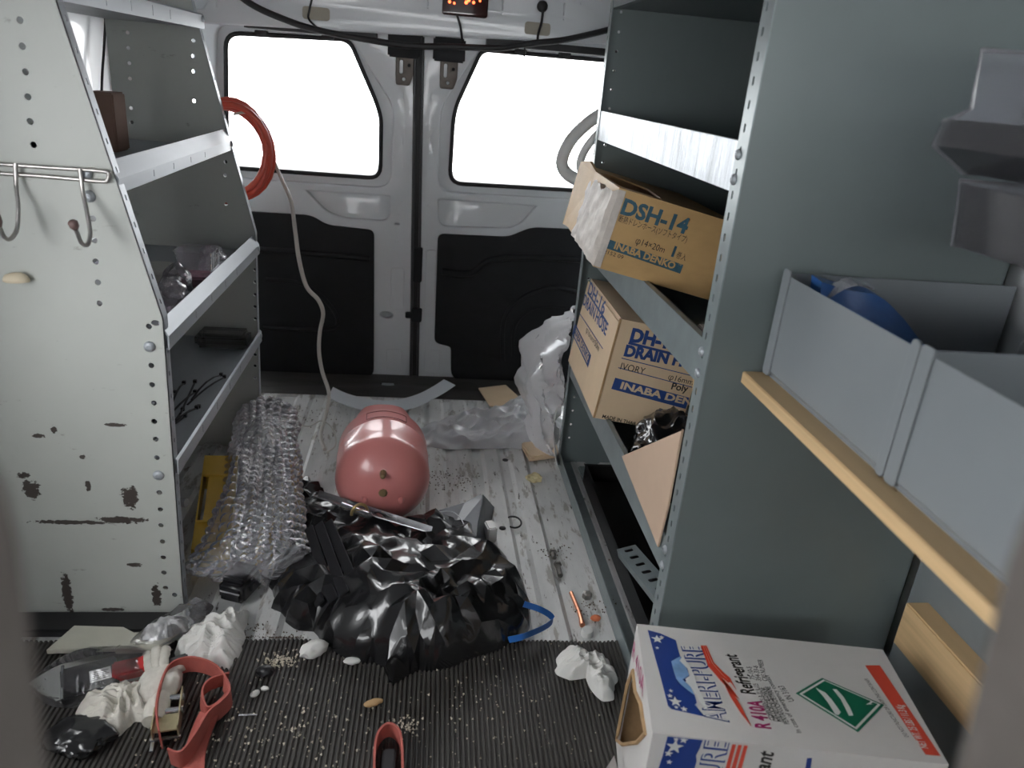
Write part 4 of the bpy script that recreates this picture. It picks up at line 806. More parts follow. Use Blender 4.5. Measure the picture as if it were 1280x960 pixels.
# ================================================================ pink refrigerant cylinder
PINK = pm('rose_pink_enamel', (.60, .215, .205), .3, var=.05, vs=5, coat=.3, dirt=((.25, .12, .1), .76, 40, (1, 1, 1)))
FZ = .009
TM = Matrix.Translation((-.083, 1.90, FZ+.131))@Matrix.Rotation(math.radians(3), 4, 'Z')@Matrix.Rotation(math.radians(-90), 4, 'X')     # local z runs away from the lens
e = empty('gas_cylinder', (-.083, 2.02, FZ)); tag(e, 'rose pink refrigerant gas cylinder lying on its side with its domed base forward', 'gas cylinder')
R_ = .131
prof = [(.001, -.088)]+[(R_*math.sin(t), -.088*math.cos(t)**1.15 if t < math.pi/2 else 0) for t in [math.pi/2*k/14 for k in range(1, 15)]]
prof += [(R_, .03), (R_, .10), (R_+.0012, .104), (R_+.0012, .110), (R_, .114), (R_, .17)]+[(R_*math.cos(t)**.8 if t < 1.5 else .02, .17+.075*math.sin(t)) for t in [math.pi/2*k/10 for k in range(1, 10)]]+[(.02, .245)]
m = MB(); m.lathe(prof, TM, 56); m.build('body', PINK, e, smooth=40)
# handle collar at the valve end: two curved guards
for a0, a1 in ((.25, 2.9), (3.4, 6.05)):
    m = MB(); vs = []; fs = []; n = 22
    for i in range(n+1):
        a = a0+(a1-a0)*i/n; h = .31-.02*abs(math.cos((i/n-.5)*math.pi*2))
        for r, z in ((.105, .19), (.098, h), (.094, h), (.10, .19)): vs.append(TM@Vector((r*math.cos(a), r*math.sin(a), z)))
    for i in range(n):
        for k in range(4): fs.append((i*4+k, i*4+(k+1) % 4, i*4+4+(k+1) % 4, i*4+4+k))
    fs += [(3, 2, 1, 0), tuple(n*4+k for k in range(4))]
    m.add(vs, fs); m.build('guard', PINK, e, smooth=40)
m = MB(); m.lathe([(.014, .24), (.014, .285), (.02, .286), (.02, .30), (.004, .302)], TM, 14); m.build('valve', pm('brass', (.55, .38, .15), .3, .8), e, smooth=40)
# embossed label frame on the flank
m = MB(); q = []
for a, z in [(-.5-.9*i/10-math.pi*.0, .125) for i in range(11)]+[(-1.4, .165)]+[(-1.4+.9*i/10, .165) for i in range(11)]: q.append(TM@Vector(((R_+.0006)*math.cos(a-.55), (R_+.0006)*math.sin(a-.55), z)))
m.tube(q, .0012, 5, True); m.build('label_outline', pm('dark_rose_line', (.16, .03, .04), .5), e)
STUD = pm('brassy_stud', (.30, .23, .12), .4, .6)
for (px_, pz_), st in zip([(-0.079, 0.197), (-0.078, 0.143), (-0.127, 0.12), (-0.03, 0.117)], ((.0085, .020, STUD), (.011, .006, STUD), (.008, .010, PINK), (.008, .010, PINK))):
    d = math.hypot(px_+.083, pz_-.14); d = min(d, .125); yy_ = 1.90-.088*(1-(d/R_)**2)**.5
    m = MB(); m.lathe([(st[0]*1.3, -.012), (st[0]*1.1, .002), (st[0]*.8, st[1]*.9), (st[0]*.35, st[1])], Matrix.Translation((px_, yy_, pz_))@Matrix.Rotation(math.radians(90), 4, 'X'), 8); m.build('foot_stud', st[2], e, smooth=40)
# ================================================================ black refuse bag
out = [(-0.348, 2.093), (-0.343, 1.891), (-0.327, 1.698), (-0.337, 1.59), (-0.312, 1.505), (-0.259, 1.434), (-0.193, 1.407), (-0.16, 1.347), (-0.114, 1.312), (-0.064, 1.312), (-0.023, 1.246), (0.005, 1.273), (0.09, 1.295), (0.18, 1.334), (0.256, 1.378), (0.289, 1.433), (0.296, 1.522), (0.264, 1.63), (0.191, 1.791), (0.104, 1.854), (0.014, 1.852), (-0.075, 1.857), (-0.17, 1.923), (-0.244, 1.983), (-0.298, 2.076)]
kn = Vector([(0.063, 1.421)][0]); k2 = Vector([(-0.119, 1.464)][0]); k3 = Vector([(0.094, 1.603)][0])
def bagh(x, y, r, a):
    p = Vector((x, y)); d = p-kn; rr = d.length+.02; th = math.atan2(d.y, d.x)
    w = Vector((nz((x*5, y*5), 1), nz((x*5, y*5), 4)))*.05
    f1 = rid((th*2.6+nz((x*6, y*6), 3)*.5, math.log(rr)*1.1), 2)                       # folds that radiate from the gathered spot
    d2 = p-k2; f2 = rid((math.atan2(d2.y, d2.x)*2.0, d2.length*3+.5), 7)
    q = p+w; f3 = rid((q.x*13+q.y*6, q.y*5), 9); f4 = rid((q.x*24-q.y*19, q.y*22+q.x*9), 12)
    base = (1-r**2.4)*(.074+.045*nz((x*4.5, y*4.5), 6))
    base *= .30+.70*min(1, max(0, (1.90-y)/.34))
    left = max(0, min(1, (x+.20)/.06))                                               # the flatter tail beside the bubble wrap
    base *= .55+.45*left
    z = base+(.028*f1*f1*(1 if f1 > 0 else -.3)+.012*f2+.016*f3+.006*f4)*(1-r**6)*.95
    z -= .035*math.exp(-(d.length/.035)**2)
    return z
# thin film: many flat facets between sharp creases
from mathutils.geometry import delaunay_2d_cdt
random.seed(11)
ocx = sum(p[0] for p in out)/len(out); ocy = sum(p[1] for p in out)/len(out)
dense = []
for i in range(len(out)):
    a, b = Vector(out[i]), Vector(out[(i+1) % len(out)]); n = max(1, int((b-a).length/.022))
    dense += [a.lerp(b, k/n)+Vector((random.uniform(-.006, .006), random.uniform(-.006, .006))) for k in range(n)]
def inside(p):
    c = False; n = len(dense); j = n-1
    for i in range(n):
        a, b = dense[i], dense[j]
        if (a.y > p.y) != (b.y > p.y) and p.x < (b.x-a.x)*(p.y-a.y)/(b.y-a.y)+a.x: c = not c
        j = i
    return c
def edged(p): return min((p-q).length for q in dense)
ins = []; x0, x1 = min(p.x for p in dense), max(p.x for p in dense); y0, y1 = min(p.y for p in dense), max(p.y for p in dense)
for k in range(26000):
    p = Vector((random.uniform(x0, x1), random.uniform(y0, y1)))
    near = (p-kn).length; rmin = .011+.025*min(1, max(0, near-.03)/.10)*(.55+.75*abs(nz((p.x*7, p.y*7), 21)))
    if not inside(p) or edged(p) < .010: continue
    if all((p-q).length > rmin for q in ins): ins.append(p)
pts = dense+ins; n = len(dense)
res = delaunay_2d_cdt(pts, [(i, (i+1) % n) for i in range(n)], [list(range(n))], 1, 1e-6)
vs = []
for i, p in enumerate(res[0]):
    e_ = edged(p); r = max(0, 1-e_/.10)
    z = bagh(p.x, p.y, r, 0) if e_ > .004 else 0
    z = max(0, z)+(random.uniform(-.010, .010) if e_ > .02 else 0)
    vs.append((p.x, p.y, .0185+max(-.004, z)))
m = MB().add(vs, res[2])
bm = bmesh.new(); me_ = bpy.data.meshes.new('tmp'); me_.from_pydata(vs, [], [tuple(f) for f in res[2]]); bm.from_mesh(me_)
bmesh.ops.subdivide_edges(bm, edges=bm.edges, cuts=2, use_grid_fill=True, smooth=.15)
for v_ in bm.verts:
    if not v_.is_boundary: v_.co.z += .0022*rid((v_.co.x*60+v_.co.y*35, v_.co.y*22), 15)
    else: v_.co.z = .009
me2 = MB().add([v_.co.copy() for v_ in bm.verts], [tuple(q.index for q in f.verts) for f in bm.faces]); bm.free(); bpy.data.meshes.remove(me_)
bag = me2.build('refuse_bag', BAGM, smooth=22); tag(bag, 'crumpled glossy black refuse bag lying in front of the pink cylinder', 'bag')
m = MB(); sp = smooth_path([(0.229, 1.365, 0.03), (0.261, 1.354, 0.05), (0.323, 1.407, 0.035), (0.337, 1.429, 0.04), (0.306, 1.42, 0.07), (0.264, 1.415, 0.09)], 5); m.ribbon(sp, (0, .3, 1), .014, .0008); m.build('tie_cord', pm('blue_tie_plastic', (.02, .12, .40), .35), bag, smooth=50)
# black frame pieces poking out of the bag
BP = pm('black_grille_plastic', (.016, .016, .018), .35)
fr = empty('slatted_grille', (-.22, 1.66, .02)); tag(fr, 'black plastic slatted grille sticking out of the refuse bag by the bubble wrap', 'grille')
for i, (a, b) in enumerate([[(-0.256, 1.688, 0.11), (-0.167, 1.428, 0.09)], [(-0.23, 1.676, 0.13), (-0.142, 1.425, 0.11)], [(-0.208, 1.687, 0.13), (-0.124, 1.452, 0.12)], [(-0.284, 1.689, 0.09), (-0.197, 1.439, 0.07)]]):
    a = Vector(a); b = Vector(b); d = (b-a).normalized(); w = Vector((.7, .1, .5)); w = (w-d*w.dot(d)).normalized()
    m = MB(); m.ribbon([a, (a+b)/2, b], tuple(w), .024, .003); m.build('slat', BP, fr, bevel=.001)
m = MB(); a, b = Vector([(-0.196, 1.501, 0.09)][0]), Vector([(-0.134, 1.522, 0.12)][0]); m.ribbon([a, b], (0, .8, .3), .012, .004); m.build('cross_bar', BP, fr)
# perforated bracket in front of the cylinder
CHR = pm('bright_bracket_steel', (.50, .50, .52), .25, .9, var=.15, vs=40)
p0 = Vector([(-0.257, 1.88, 0.095)][0]); p1 = Vector([(0.054, 1.681, 0.11)][0]); u_ = (p1-p0); L_ = u_.length; u_.normalize(); w_ = Vector((.15, -.85, .35)); w_ = (w_-u_*w_.dot(u_)).normalized(); n_ = u_.cross(w_)
br = empty('perforated_bracket', (-.1, 1.84, .03)); tag(br, 'bright perforated steel bracket between pink cylinder and refuse bag', 'bracket')
hs = [slot((.045+.028*i, .014+.012*(i % 2)), .014, .007) for i in range(5)]
m = MB(); m.plate(rp([(0, 0), (L_, 0), (L_, .03), (L_*.62, .052), (.02, .05)], .008), hs, .002, lambda a, b, c: p0+u_*a+w_*b+n_*c, .0005); m.build('plate', CHR, br)
m = MB(); m.plate([(0, 0), (L_, 0), (L_, .012), (0, .012)], [], .002, lambda a, b, c: p0+u_*a+w_*c-n_*b); m.build('flange', CHR, br)
m = MB(); c0 = p0+u_*.18+w_*.055+n_*.006; m.tube([c0+Vector((0.02*math.cos(t), .008*math.cos(t), .028*math.sin(t))) for t in [math.pi*k/12 for k in range(13)]], .004, 8); m.build('hoop', pm('brass_hoop', (.5, .36, .16), .3, .8), br, smooth=60)
m = MB(); c0 = p0+u_*.12+w_*.05; m.tube([c0, c0+u_*.10+w_*.02], .010, 10); m.build('rod', CHR, br, smooth=60)
# grey plastic cover beside the bag
GREYP = pm('slate_plastic', (.085, .092, .108), .35, var=.12, vs=20)
cv = empty('slate_cover', (.16, 1.95, FZ)); tag(cv, 'slate grey moulded plastic cover lying right beside the pink cylinder', 'cover')
t_ = [(0.014, 1.884, 0.02), (0.075, 1.864, 0.06), (0.148, 1.885, 0.075), (0.2, 1.941, 0.075), (0.205, 1.914, 0.075), (0.161, 1.634, 0.08), (0.098, 1.713, 0.07)]; o_ = [Vector(p) for p in t_]
m = MB(); n = len(o_); m.add(o_+[Vector((p.x, p.y, .011)) for p in o_], [tuple(range(n)), tuple(range(2*n-1, n-1, -1))]+[(i, (i+1) % n, n+(i+1) % n, n+i) for i in range(n)]); m.build('shell', GREYP, cv, bevel=.003)
s_ = [Vector(p) for p in [(0.206, 1.934, 0.074), (0.246, 1.966, 0.012), (0.204, 1.734, 0.012), (0.164, 1.644, 0.078)]]
m = MB(); m.add(s_+[p+Vector((-.004, 0, -.003)) for p in s_], [(0, 1, 2, 3), (7, 6, 5, 4), (0, 4, 5, 1), (1, 5, 6, 2), (2, 6, 7, 3), (3, 7, 4, 0)]); m.build('side_slope', GREYP, cv)
m = MB(); m.tube(smooth_path([(0.076, 1.822, 0.081), (0.112, 1.823, 0.081), (0.137, 1.782, 0.081), (0.144, 1.714, 0.08), (0.115, 1.719, 0.076), (0.084, 1.752, 0.074), (0.076, 1.822, 0.081)], 5), .0015, 5); m.build('moulded_line', pm('pale_moulded_edge', (.4, .42, .44), .3), cv)
# ================================================================ bubble wrap
BUB = clear('bubble_film', (.95, .95, .97), .26, .06, body=(.9, .9, .95), gloss=.5)
ax0, ax1 = Vector((-.352, 1.545, .082)), Vector((-.462, 2.24, .165)); na, nl = 150, 260; vs = []; fs = []
ud = (ax1-ax0).normalized(); sd = Vector((1, .2, 0)); sd = (sd-ud*sd.dot(ud)).normalized(); nd = sd.cross(ud); nd = nd if nd.z > 0 else -nd
Lw = (ax1-ax0).length; pitch = .033
for i in range(nl+1):
    t = i/nl
    for k in range(na):
        a = 2*math.pi*k/na
        hw = .086+.026*(1-t)**2+.012*nz((t*4, 2), 1); hh = .078+.012*nz((t*5, 1), 3)-.018*(1-t)**3
        endk = min(1, math.sin(min(1, (t+.004)*14)*math.pi/2))*min(1, math.sin(min(1, (1.004-t)*16)*math.pi/2))
        ca, sa = math.cos(a), math.sin(a)
        c_ = ax0+(ax1-ax0)*t+sd*(-.075*(1-t)**7*(1 if ca < 0 else 0)*(-ca))
        # bubbles on a staggered lattice running round the roll
        per = 2*math.pi*.105; s_ = a/(2*math.pi)*round(per/pitch); l_ = t*Lw/pitch*1.12
        l2 = l_+.5*(math.floor(s_) % 2); du = (s_-math.floor(s_)-.5); dv = (l2-math.floor(l2)-.5)
        rr = du*du+dv*dv; b = max(0, 1-rr/.20)**.5*.0145
        b *= .75+.5*abs(nz((math.floor(s_)*1.3, math.floor(l2)*1.7), 5))
        cr = .020*nz((ca*2+t*2, sa*2, t*6), 2)
        e_ = (endk)**.6
        p = c_+sd*ca*(hw*e_+cr+b)+nd*sa*(hh*e_+cr+b)
        if p.z < .012: p.z = .012+.1*(p.z-.012)
        vs.append(p)
for i in range(nl):
    for k in range(na): fs.append((i*na+k, i*na+(k+1) % na, (i+1)*na+(k+1) % na, (i+1)*na+k))
fs += [tuple(range(na-1, -1, -1)), tuple(nl*na+k for k in range(na))]
m = MB().add(vs, fs); tag(m.build('bubble_wrap', BUB, smooth=70, weld=False), 'bundle of clear bubble wrap lying along the pale shelving beside the refuse bag', 'bubble wrap')
# ================================================================ clear sheeting, cardboard and the curled strip by the rear doors
FILM = clear('crumpled_clear_sheet', (.95, .95, .96), .60, .18, body=(.9, .9, .92), gloss=.45)
out = [(0.066, 2.559), (0.169, 2.639), (0.328, 2.696), (0.453, 2.819), (0.585, 2.814), (0.565, 2.581), (0.522, 2.429), (0.397, 2.358), (0.228, 2.36), (0.076, 2.351), (0.006, 2.441)]
def filmh(x, y, r, a):
    tall = max(0, min(1, (x-.33)/.12))
    q = Vector((x, y)); f = rid((q.x*9+q.y*4, q.y*12), 3)*.55+rid((q.x*20-q.y*9, q.y*26), 5)*.3
    return (1-r**5)*(.014+.050*max(0, f)+tall*.02)
m = mound(out, filmh, 50, 160, .011, .1, 4)
# the part of the sheet that stands up against the shelving
up = [(0.389, 2.5, 0.026), (0.375, 2.55, 0.116), (0.351, 2.56, 0.237), (0.356, 2.56, 0.344), (0.416, 2.55, 0.431), (0.483, 2.5, 0.485), (0.53, 2.44, 0.516)]
vs = []; fs = []; lft = smooth_path(up, 6); nn = len(lft); nw = 30
for i, p in enumerate(lft):
    q = Vector((.475-.015*(i/nn), 2.33, .012+(.43)*(i/(nn-1))**1.1))
    for j in range(nw+1):
        t = j/nw; s_ = p.lerp(q, t)
        bul = Vector((-.4, -.8, .2))*(.075*math.sin(math.pi*t))+Vector((.5, -1, .1))*(.045*rid((t*3.6+i*.08, i*.13), 6)+.020*rid((t*9+i*.1, i*.33), 2))
        s_ = s_+bul; s_.x = min(s_.x, .483 if s_.y < 2.31 else 9); vs.append(s_)
for i in range(nn-1):
    for j in range(nw): fs.append((i*(nw+1)+j, i*(nw+1)+j+1, (i+1)*(nw+1)+j+1, (i+1)*(nw+1)+j))
m.add(vs, fs); tag(m.build('plastic_sheet', FILM, smooth=40), 'crumpled clear plastic sheet heaped against the far end of the dark shelving', 'plastic sheet')
CURL = pm('pale_grey_vinyl', (.60, .63, .66), .4, var=.04)
arc = smooth_path([(-0.317, 2.67, 0.07), (-0.26, 2.665, 0.045), (-0.177, 2.654, 0.03), (-0.087, 2.647, 0.03), (0.002, 2.673, 0.045), (0.076, 2.703, 0.075), (0.128, 2.737, 0.1)], 5)
m = MB(); m.ribbon(arc, (0, 1, .2), .075, .0012); tag(m.build('curled_strip', CURL, smooth=50), 'curled pale grey vinyl strip on the dark door sill behind the pink cylinder', 'strip')
bd = [(0.255, 2.892), (0.372, 2.938), (0.423, 2.79), (0.374, 2.691), (0.288, 2.715)]
m = MB(); m.prism(bd, .013, .018, 'z'); tag(m.build('cardboard_piece', TAN, bevel=.0005), 'flat tan cardboard piece on the sill beside the curled strip', 'cardboard')
bd = [(0.374, 2.373), (0.494, 2.412), (0.493, 2.3), (0.389, 2.265)]
m = MB(); m.prism(bd, .011, .018, 'z'); m.prism([(x+.004, y+.004) for x, y in bd], .022, .028, 'z'); m.prism([(x, y) for x, y in bd][:3]+[(bd[3][0]+.02, bd[3][1]+.006)], .016, .024, 'z'); tag(m.build('folded_cardboard', TAN, bevel=.0005), 'folded tan cardboard under the edge of the clear plastic sheet', 'cardboard')
m = MB(); sp = [(.484-.02*math.sin(t*3.1), 2.35-.12*t, .02+.22*(1-t)) for t in [k/12 for k in range(13)]]; m.ribbon(sp, (.1, .9, .2), .06, .0008); tag(m.build('white_flap', WPRINT, smooth=60), 'white paper flap hanging at the foot of the dark shelving upright', 'paper')
# ================================================================ litter at the left front
MZ = .0172
CREAM = pm('cream_board', (.52, .51, .43), .6, var=.06, vs=12, bump=.15, bs=40)
b1 = [(-0.734, 1.33), (-0.71, 1.406), (-0.608, 1.401), (-0.562, 1.372), (-0.602, 1.336)]; b2 = [(-0.596, 1.32), (-0.578, 1.374), (-0.479, 1.381), (-0.494, 1.351), (-0.52, 1.322)]
for b_, z, lb in ((b1, .040, 'cream board offcut with ragged edge below the pale end panel'), (b2, .048, 'cream board offcut overlapping the ragged one below the pale end panel')):
    m = MB(); m.prism(b_, z-.012, z, 'z'); tag(m.build('board_offcut', CREAM, bevel=.0015), lb, 'board')
m = MB(); m.box(-.86, -.50, 1.40, 1.465, .010, .030); tag(m.build('dark_sill_strip', RUBBER, bevel=.004), 'dark rubber strip on the floor at the foot of the pale end panel', 'strip')
# see-through bag with two devices
BAGC = clear('clear_poly_bag', (.96, .96, .97), .08, .10, bump=.25, bs=30, body=(.62, .60, .62))
out = [(-0.744, 1.256), (-0.718, 1.3), (-0.642, 1.341), (-0.559, 1.355), (-0.512, 1.333), (-0.5, 1.253), (-0.547, 1.207), (-0.643, 1.193), (-0.676, 1.201)]
m = mound(out, lambda x, y, r, a: (1-r**4)*(.045+.012*rid((x*14+y*5, y*17), 3)), 40, 120, MZ, .05, 2); pb = m.build('poly_bag', BAGC, smooth=40); tag(pb, 'clear poly bag holding a black device and a red device', 'bag')
c0 = Vector([(-0.618, 1.25, 0.03)][0])
Mx = Matrix.Translation((c0.x, c0.y, MZ+.006))@Matrix.Rotation(.42, 4, 'Z')@Matrix.Rotation(.06, 4, 'X')
e = empty('black_device', (c0.x, c0.y, MZ+.004)); tag(e, 'flat black device with a white label inside the clear poly bag', 'device')
m = MB(); m.box(-.05, .05, -.042, .042, 0, .022, Mx); m.build('case', BP, e, bevel=.004)
m = MB(); m.box(0, .038, -.02, .012, .0222, .0228, Mx); m.build('label', WPRINT, e)
for k in range(5):
    m = MB(); m.box(.004, .034-.004*(k % 2), -.016+.005*k, -.0145+.005*k, .0229, .0231, Mx); m.build('label_line', INK, e)
m = MB(); m.tube([Mx@Vector((-.048, -.045, .024)), Mx@Vector((-.044, .045, .024))], .003, 8); m.build('rail', CHR, e, smooth=60)
c1 = Vector([(-0.546, 1.274, 0.035)][0]); Mr = Matrix.Translation((c1.x, c1.y, MZ+.008))@Matrix.Rotation(.35, 4, 'Z')
e = empty('red_device', (c1.x, c1.y, MZ+.006)); tag(e, 'small red translucent box beside the black device in the poly bag', 'device')
m = MB(); m.box(-.036, .036, -.022, .022, 0, .026, Mr); m.build('case', pm('bright_red_plastic', (.55, .03, .03), .3), e, bevel=.004)
m = MB(); m.box(-.030, .034, -.0235, -.0215, .003, .009, Mr); m.build('label', WPRINT, e)
# film with foil fragments over the boards
out = [(-0.589, 1.335), (-0.544, 1.39), (-0.462, 1.488), (-0.432, 1.46), (-0.458, 1.379), (-0.502, 1.335)]
m = mound(out, lambda x, y, r, a: (1-r**4)*(.020+.018*rid((x*12+y*9, y*15), 6)), 30, 90, .046, .05, 5); tag(m.build('film_flap', BAGC, smooth=40), 'loose clear film flap lying over the cream boards', 'film')
FOIL = pm('grey_foil', (.42, .42, .42), .45, .3, var=.3, vs=60, bump=.6, bs=70)
out = [(-0.564, 1.348), (-0.541, 1.385), (-0.493, 1.398), (-0.471, 1.414), (-0.469, 1.372), (-0.512, 1.342)]
m = mound(out, lambda x, y, r, a: (1-r**4)*(.016+.016*rid((x*26, y*30), 2)), 26, 80, .052, .2, 7); tag(m.build('foil_scrap', FOIL, smooth=20), 'crumpled grey foil scrap on the film over the cream boards', 'foil')
# crumpled white tissues and work gloves
TIS = pm('white_tissue', (.70, .69, .66), .85, var=.03, vs=20, bump=.15, bs=80)
GLV = pm('off_white_knit', (.62, .59, .53), .9, var=.08, vs=60, bump=.35, bs=160)
def crumple(name, outl, h, seed, mat, lb, cat, zb=MZ, fr_=34, sharp=24, nr=60, na=170, wob=.12):
    def hf(x, y, r, a):
        w = Vector((nz((x*9, y*9), seed), nz((x*9, y*9), seed+2)))*.03; X, Y = x+w.x, y+w.y
        return (1-r**3)*h*(.62+.35*nz((x*10, y*10), seed+1))+(1-r**6)*h*(.42*max(0, rid((X*fr_+Y*6, Y*fr_*.6), seed))+.22*max(0, rid((X*fr_*.8-Y*fr_*1.6, Y*fr_*2), seed+4)))
    m = mound(outl, hf, nr, na, zb, wob, seed); return tag(m.build(name, mat, smooth=sharp), lb, cat)
crumple('tissue', [(-0.489, 1.34), (-0.486, 1.4), (-0.458, 1.434), (-0.404, 1.459), (-0.364, 1.484), (-0.355, 1.394), (-0.351, 1.339), (-0.363, 1.296), (-0.405, 1.306), (-0.451, 1.316)], .055, 3, TIS, 'crumpled white tissue on the floor under the bubble wrap end', 'tissue', .012)
crumple('tissue', [(0.329, 1.325), (0.365, 1.343), (0.404, 1.324), (0.447, 1.311), (0.456, 1.257), (0.435, 1.198), (0.406, 1.189), (0.392, 1.221), (0.387, 1.258), (0.354, 1.252), (0.326, 1.268)], .042, 9, TIS, 'crumpled white tissue on the mat corner beside the white carton', 'tissue', MZ)
crumple('cloth_rag', [(-0.618, 1.172), (-0.621, 1.208), (-0.584, 1.228), (-0.541, 1.253), (-0.48, 1.252), (-0.447, 1.189), (-0.455, 1.149), (-0.502, 1.16), (-0.519, 1.128), (-0.557, 1.118), (-0.592, 1.13)], .045, 13, GLV, 'crumpled off-white knitted rag on the mat in front of the poly bag', 'rag', MZ, 38)
# glove: palm, fingers and cuff in one skin
pal = Vector([(-0.481, 1.225, 0.04)][0])
bm_ = MB(); P_ = blob((pal.x, pal.y, MZ+.004), (.042, .055, .026), .22, 22, 6, 4); bm_.add(P_.v, P_.f)
for a, b, r in [((-0.505, 1.254, 0.045), (-0.529, 1.31, 0.04), 0.011), ((-0.493, 1.257, 0.05), (-0.513, 1.318, 0.045), 0.0115), ((-0.482, 1.257, 0.05), (-0.496, 1.32, 0.045), 0.011), ((-0.467, 1.241, 0.045), (-0.451, 1.279, 0.04), 0.0115), ((-0.487, 1.19, 0.04), (-0.492, 1.164, 0.03), 0.012)]:
    A_, B_ = Vector(a), Vector(b); md = A_.lerp(B_, .5)+Vector((0, 0, .006))
    bm_.tube(smooth_path([A_-(B_-A_)*.3, A_, md, B_, B_+(B_-A_)*.08], 4), [r*(.9 if i < 14 else .55)*(1+.10*math.sin(i*2.1)) for i in range(17)], 12)
for zz_ in range(1):
    A_, B_ = Vector([(-0.47, 1.199, 0.04)][0]), Vector([(-0.465, 1.144, 0.03)][0]); bm_.tube([A_, A_.lerp(B_, .5), B_], [.02, .024, .021], 18)
tag(bm_.build('work_glove', GLV, smooth=50, weld=False), 'off-white knitted work glove lying palm down between rag and red strap', 'glove')
m = blob(Vector((*[(-0.581, 1.116)][0], MZ)), (.055, .045, .02), .4, 24, 5, 4); tag(m.build('black_scrap', BAGM, smooth=30), 'small crumpled black plastic scrap on the mat before the knitted rag', 'scrap')
m = MB(); q = Vector([(-0.464, 1.293, 0.05)][0]); m.box(-.02, .02, -.015, .015, 0, .02, Matrix.Translation((q.x, q.y, MZ+.01))@Matrix.Rotation(.5, 4, 'Z')@Matrix.Rotation(.4, 4, 'X')); tag(m.build('grey_block', pm('dark_grey_foam', (.06, .06, .06), .7), bevel=.003), 'small dark grey block between glove and tissue', 'block')
# black battery pack
q = Vector([(-0.398, 1.537, 0.0)][0]); Mb = Matrix.Translation((q.x, q.y+.02, .010))@Matrix.Rotation(-.35, 4, 'Z')
e = empty('battery_pack', (q.x, q.y, .01)); tag(e, 'black battery pack standing on the floor under the bubble wrap edge', 'battery')
m = MB(); m.box(-.033, .033, -.045, .045, 0, .05, Mb); m.build('case', BP, e, bevel=.010, smooth=40, seg=3)
m = MB(); m.box(-.028, .028, -.03, .035, .049, .064, Mb); m.build('slide_head', BP, e, bevel=.004)
m = MB(); m.box(-.026, .026, -.0462, -.0442, .030, .034, Mb); m.build('edge_strip', pm('grey_edge', (.35, .35, .36), .4), e)
for s_ in (-1, 1):
    m = MB(); m.box(s_*.034-.004, s_*.034+.004, -.012, .02, .02, .042, Mb); m.build('release_tab', BP, e, bevel=.002)
# red ratchet strap
STRAP = pm('faded_red_webbing', (.42, .105, .085), .75, var=.12, vs=30, bump=.4, bs=200)
e = empty('ratchet_strap', (*[(-0.405, 1.198)][0], MZ)); tag(e, 'faded red ratchet strap with steel buckle coiled beside the work glove', 'strap')
pp = [(-0.434, 1.088, 0.045), (-0.457, 1.144, 0.045), (-0.467, 1.206, 0.05), (-0.463, 1.257, 0.05), (-0.43, 1.275, 0.05), (-0.382, 1.256, 0.05), (-0.348, 1.216, 0.05), (-0.334, 1.183, 0.05), (-0.345, 1.16, 0.045), (-0.361, 1.136, 0.045), (-0.371, 1.086, 0.045), (-0.386, 1.049, 0.042), (-0.409, 1.055, 0.042)]
m = MB(); m.ribbon(smooth_path(pp, 6), (.0, -.15, 1), .044, .0016); m.build('webbing', STRAP, e, smooth=50)
pp = [(-0.35, 1.234, 0.05), (-0.381, 1.215, 0.052), (-0.389, 1.188, 0.05), (-0.371, 1.151, 0.046), (-0.353, 1.163, 0.046), (-0.342, 1.191, 0.05), (-0.353, 1.215, 0.055)]
m = MB(); m.ribbon(smooth_path(pp, 6), (.2, -.2, 1), .04, .0016); m.build('webbing', STRAP, e, smooth=50)
pp = [(-0.366, 1.153, 0.04), (-0.373, 1.121, 0.028), (-0.373, 1.073, 0.021), (-0.359, 1.007, 0.02)]
m = MB(); m.ribbon(smooth_path(pp, 6), (1, .2, .1), .038, .0016); m.build('webbing', STRAP, e, smooth=50)
ZINC = pm('yellow_zinc_plate', (.50, .44, .28), .35, .7, var=.2, vs=40)
a_ = Vector([(-0.44, 1.205, 0.03)][0]); b_ = Vector([(-0.421, 1.107, 0.03)][0]); dd = (b_-a_); Lr = dd.length; dd.normalize(); sd_ = Vector((dd.y, -dd.x, 0)); sd_ = sd_ if sd_.x > 0 else -sd_
Mk = Matrix((( sd_.x, dd.x, 0, a_.x-.012), (sd_.y, dd.y, 0, a_.y), (0, 0, 1, MZ+.004), (0, 0, 0, 1)))
rt = MB()
for sx_ in (-.022, .022):
    m = MB(); m.box(sx_-.0012, sx_+.0012, 0, Lr, 0, .034, Mk); m.build('buckle_side', ZINC, e)
m = MB(); m.box(-.022, .022, Lr*.55, Lr*.95, .018, .021, Mk); m.build('buckle_plate', ZINC, e)
for t_ in (.12, .45): m = MB(); m.tube([Mk@Vector((-.026, Lr*t_, .018)), Mk@Vector((.026, Lr*t_, .018))], .0065, 10); m.build('spindle', CHR, e, smooth=60)
m = MB(); m.box(-.026, .026, Lr*.97, Lr*1.03, .006, .010, Mk); m.box(-.024, -.018, Lr, Lr*1.25, .004, .008, Mk); m.build('hook_wire', CHR, e)
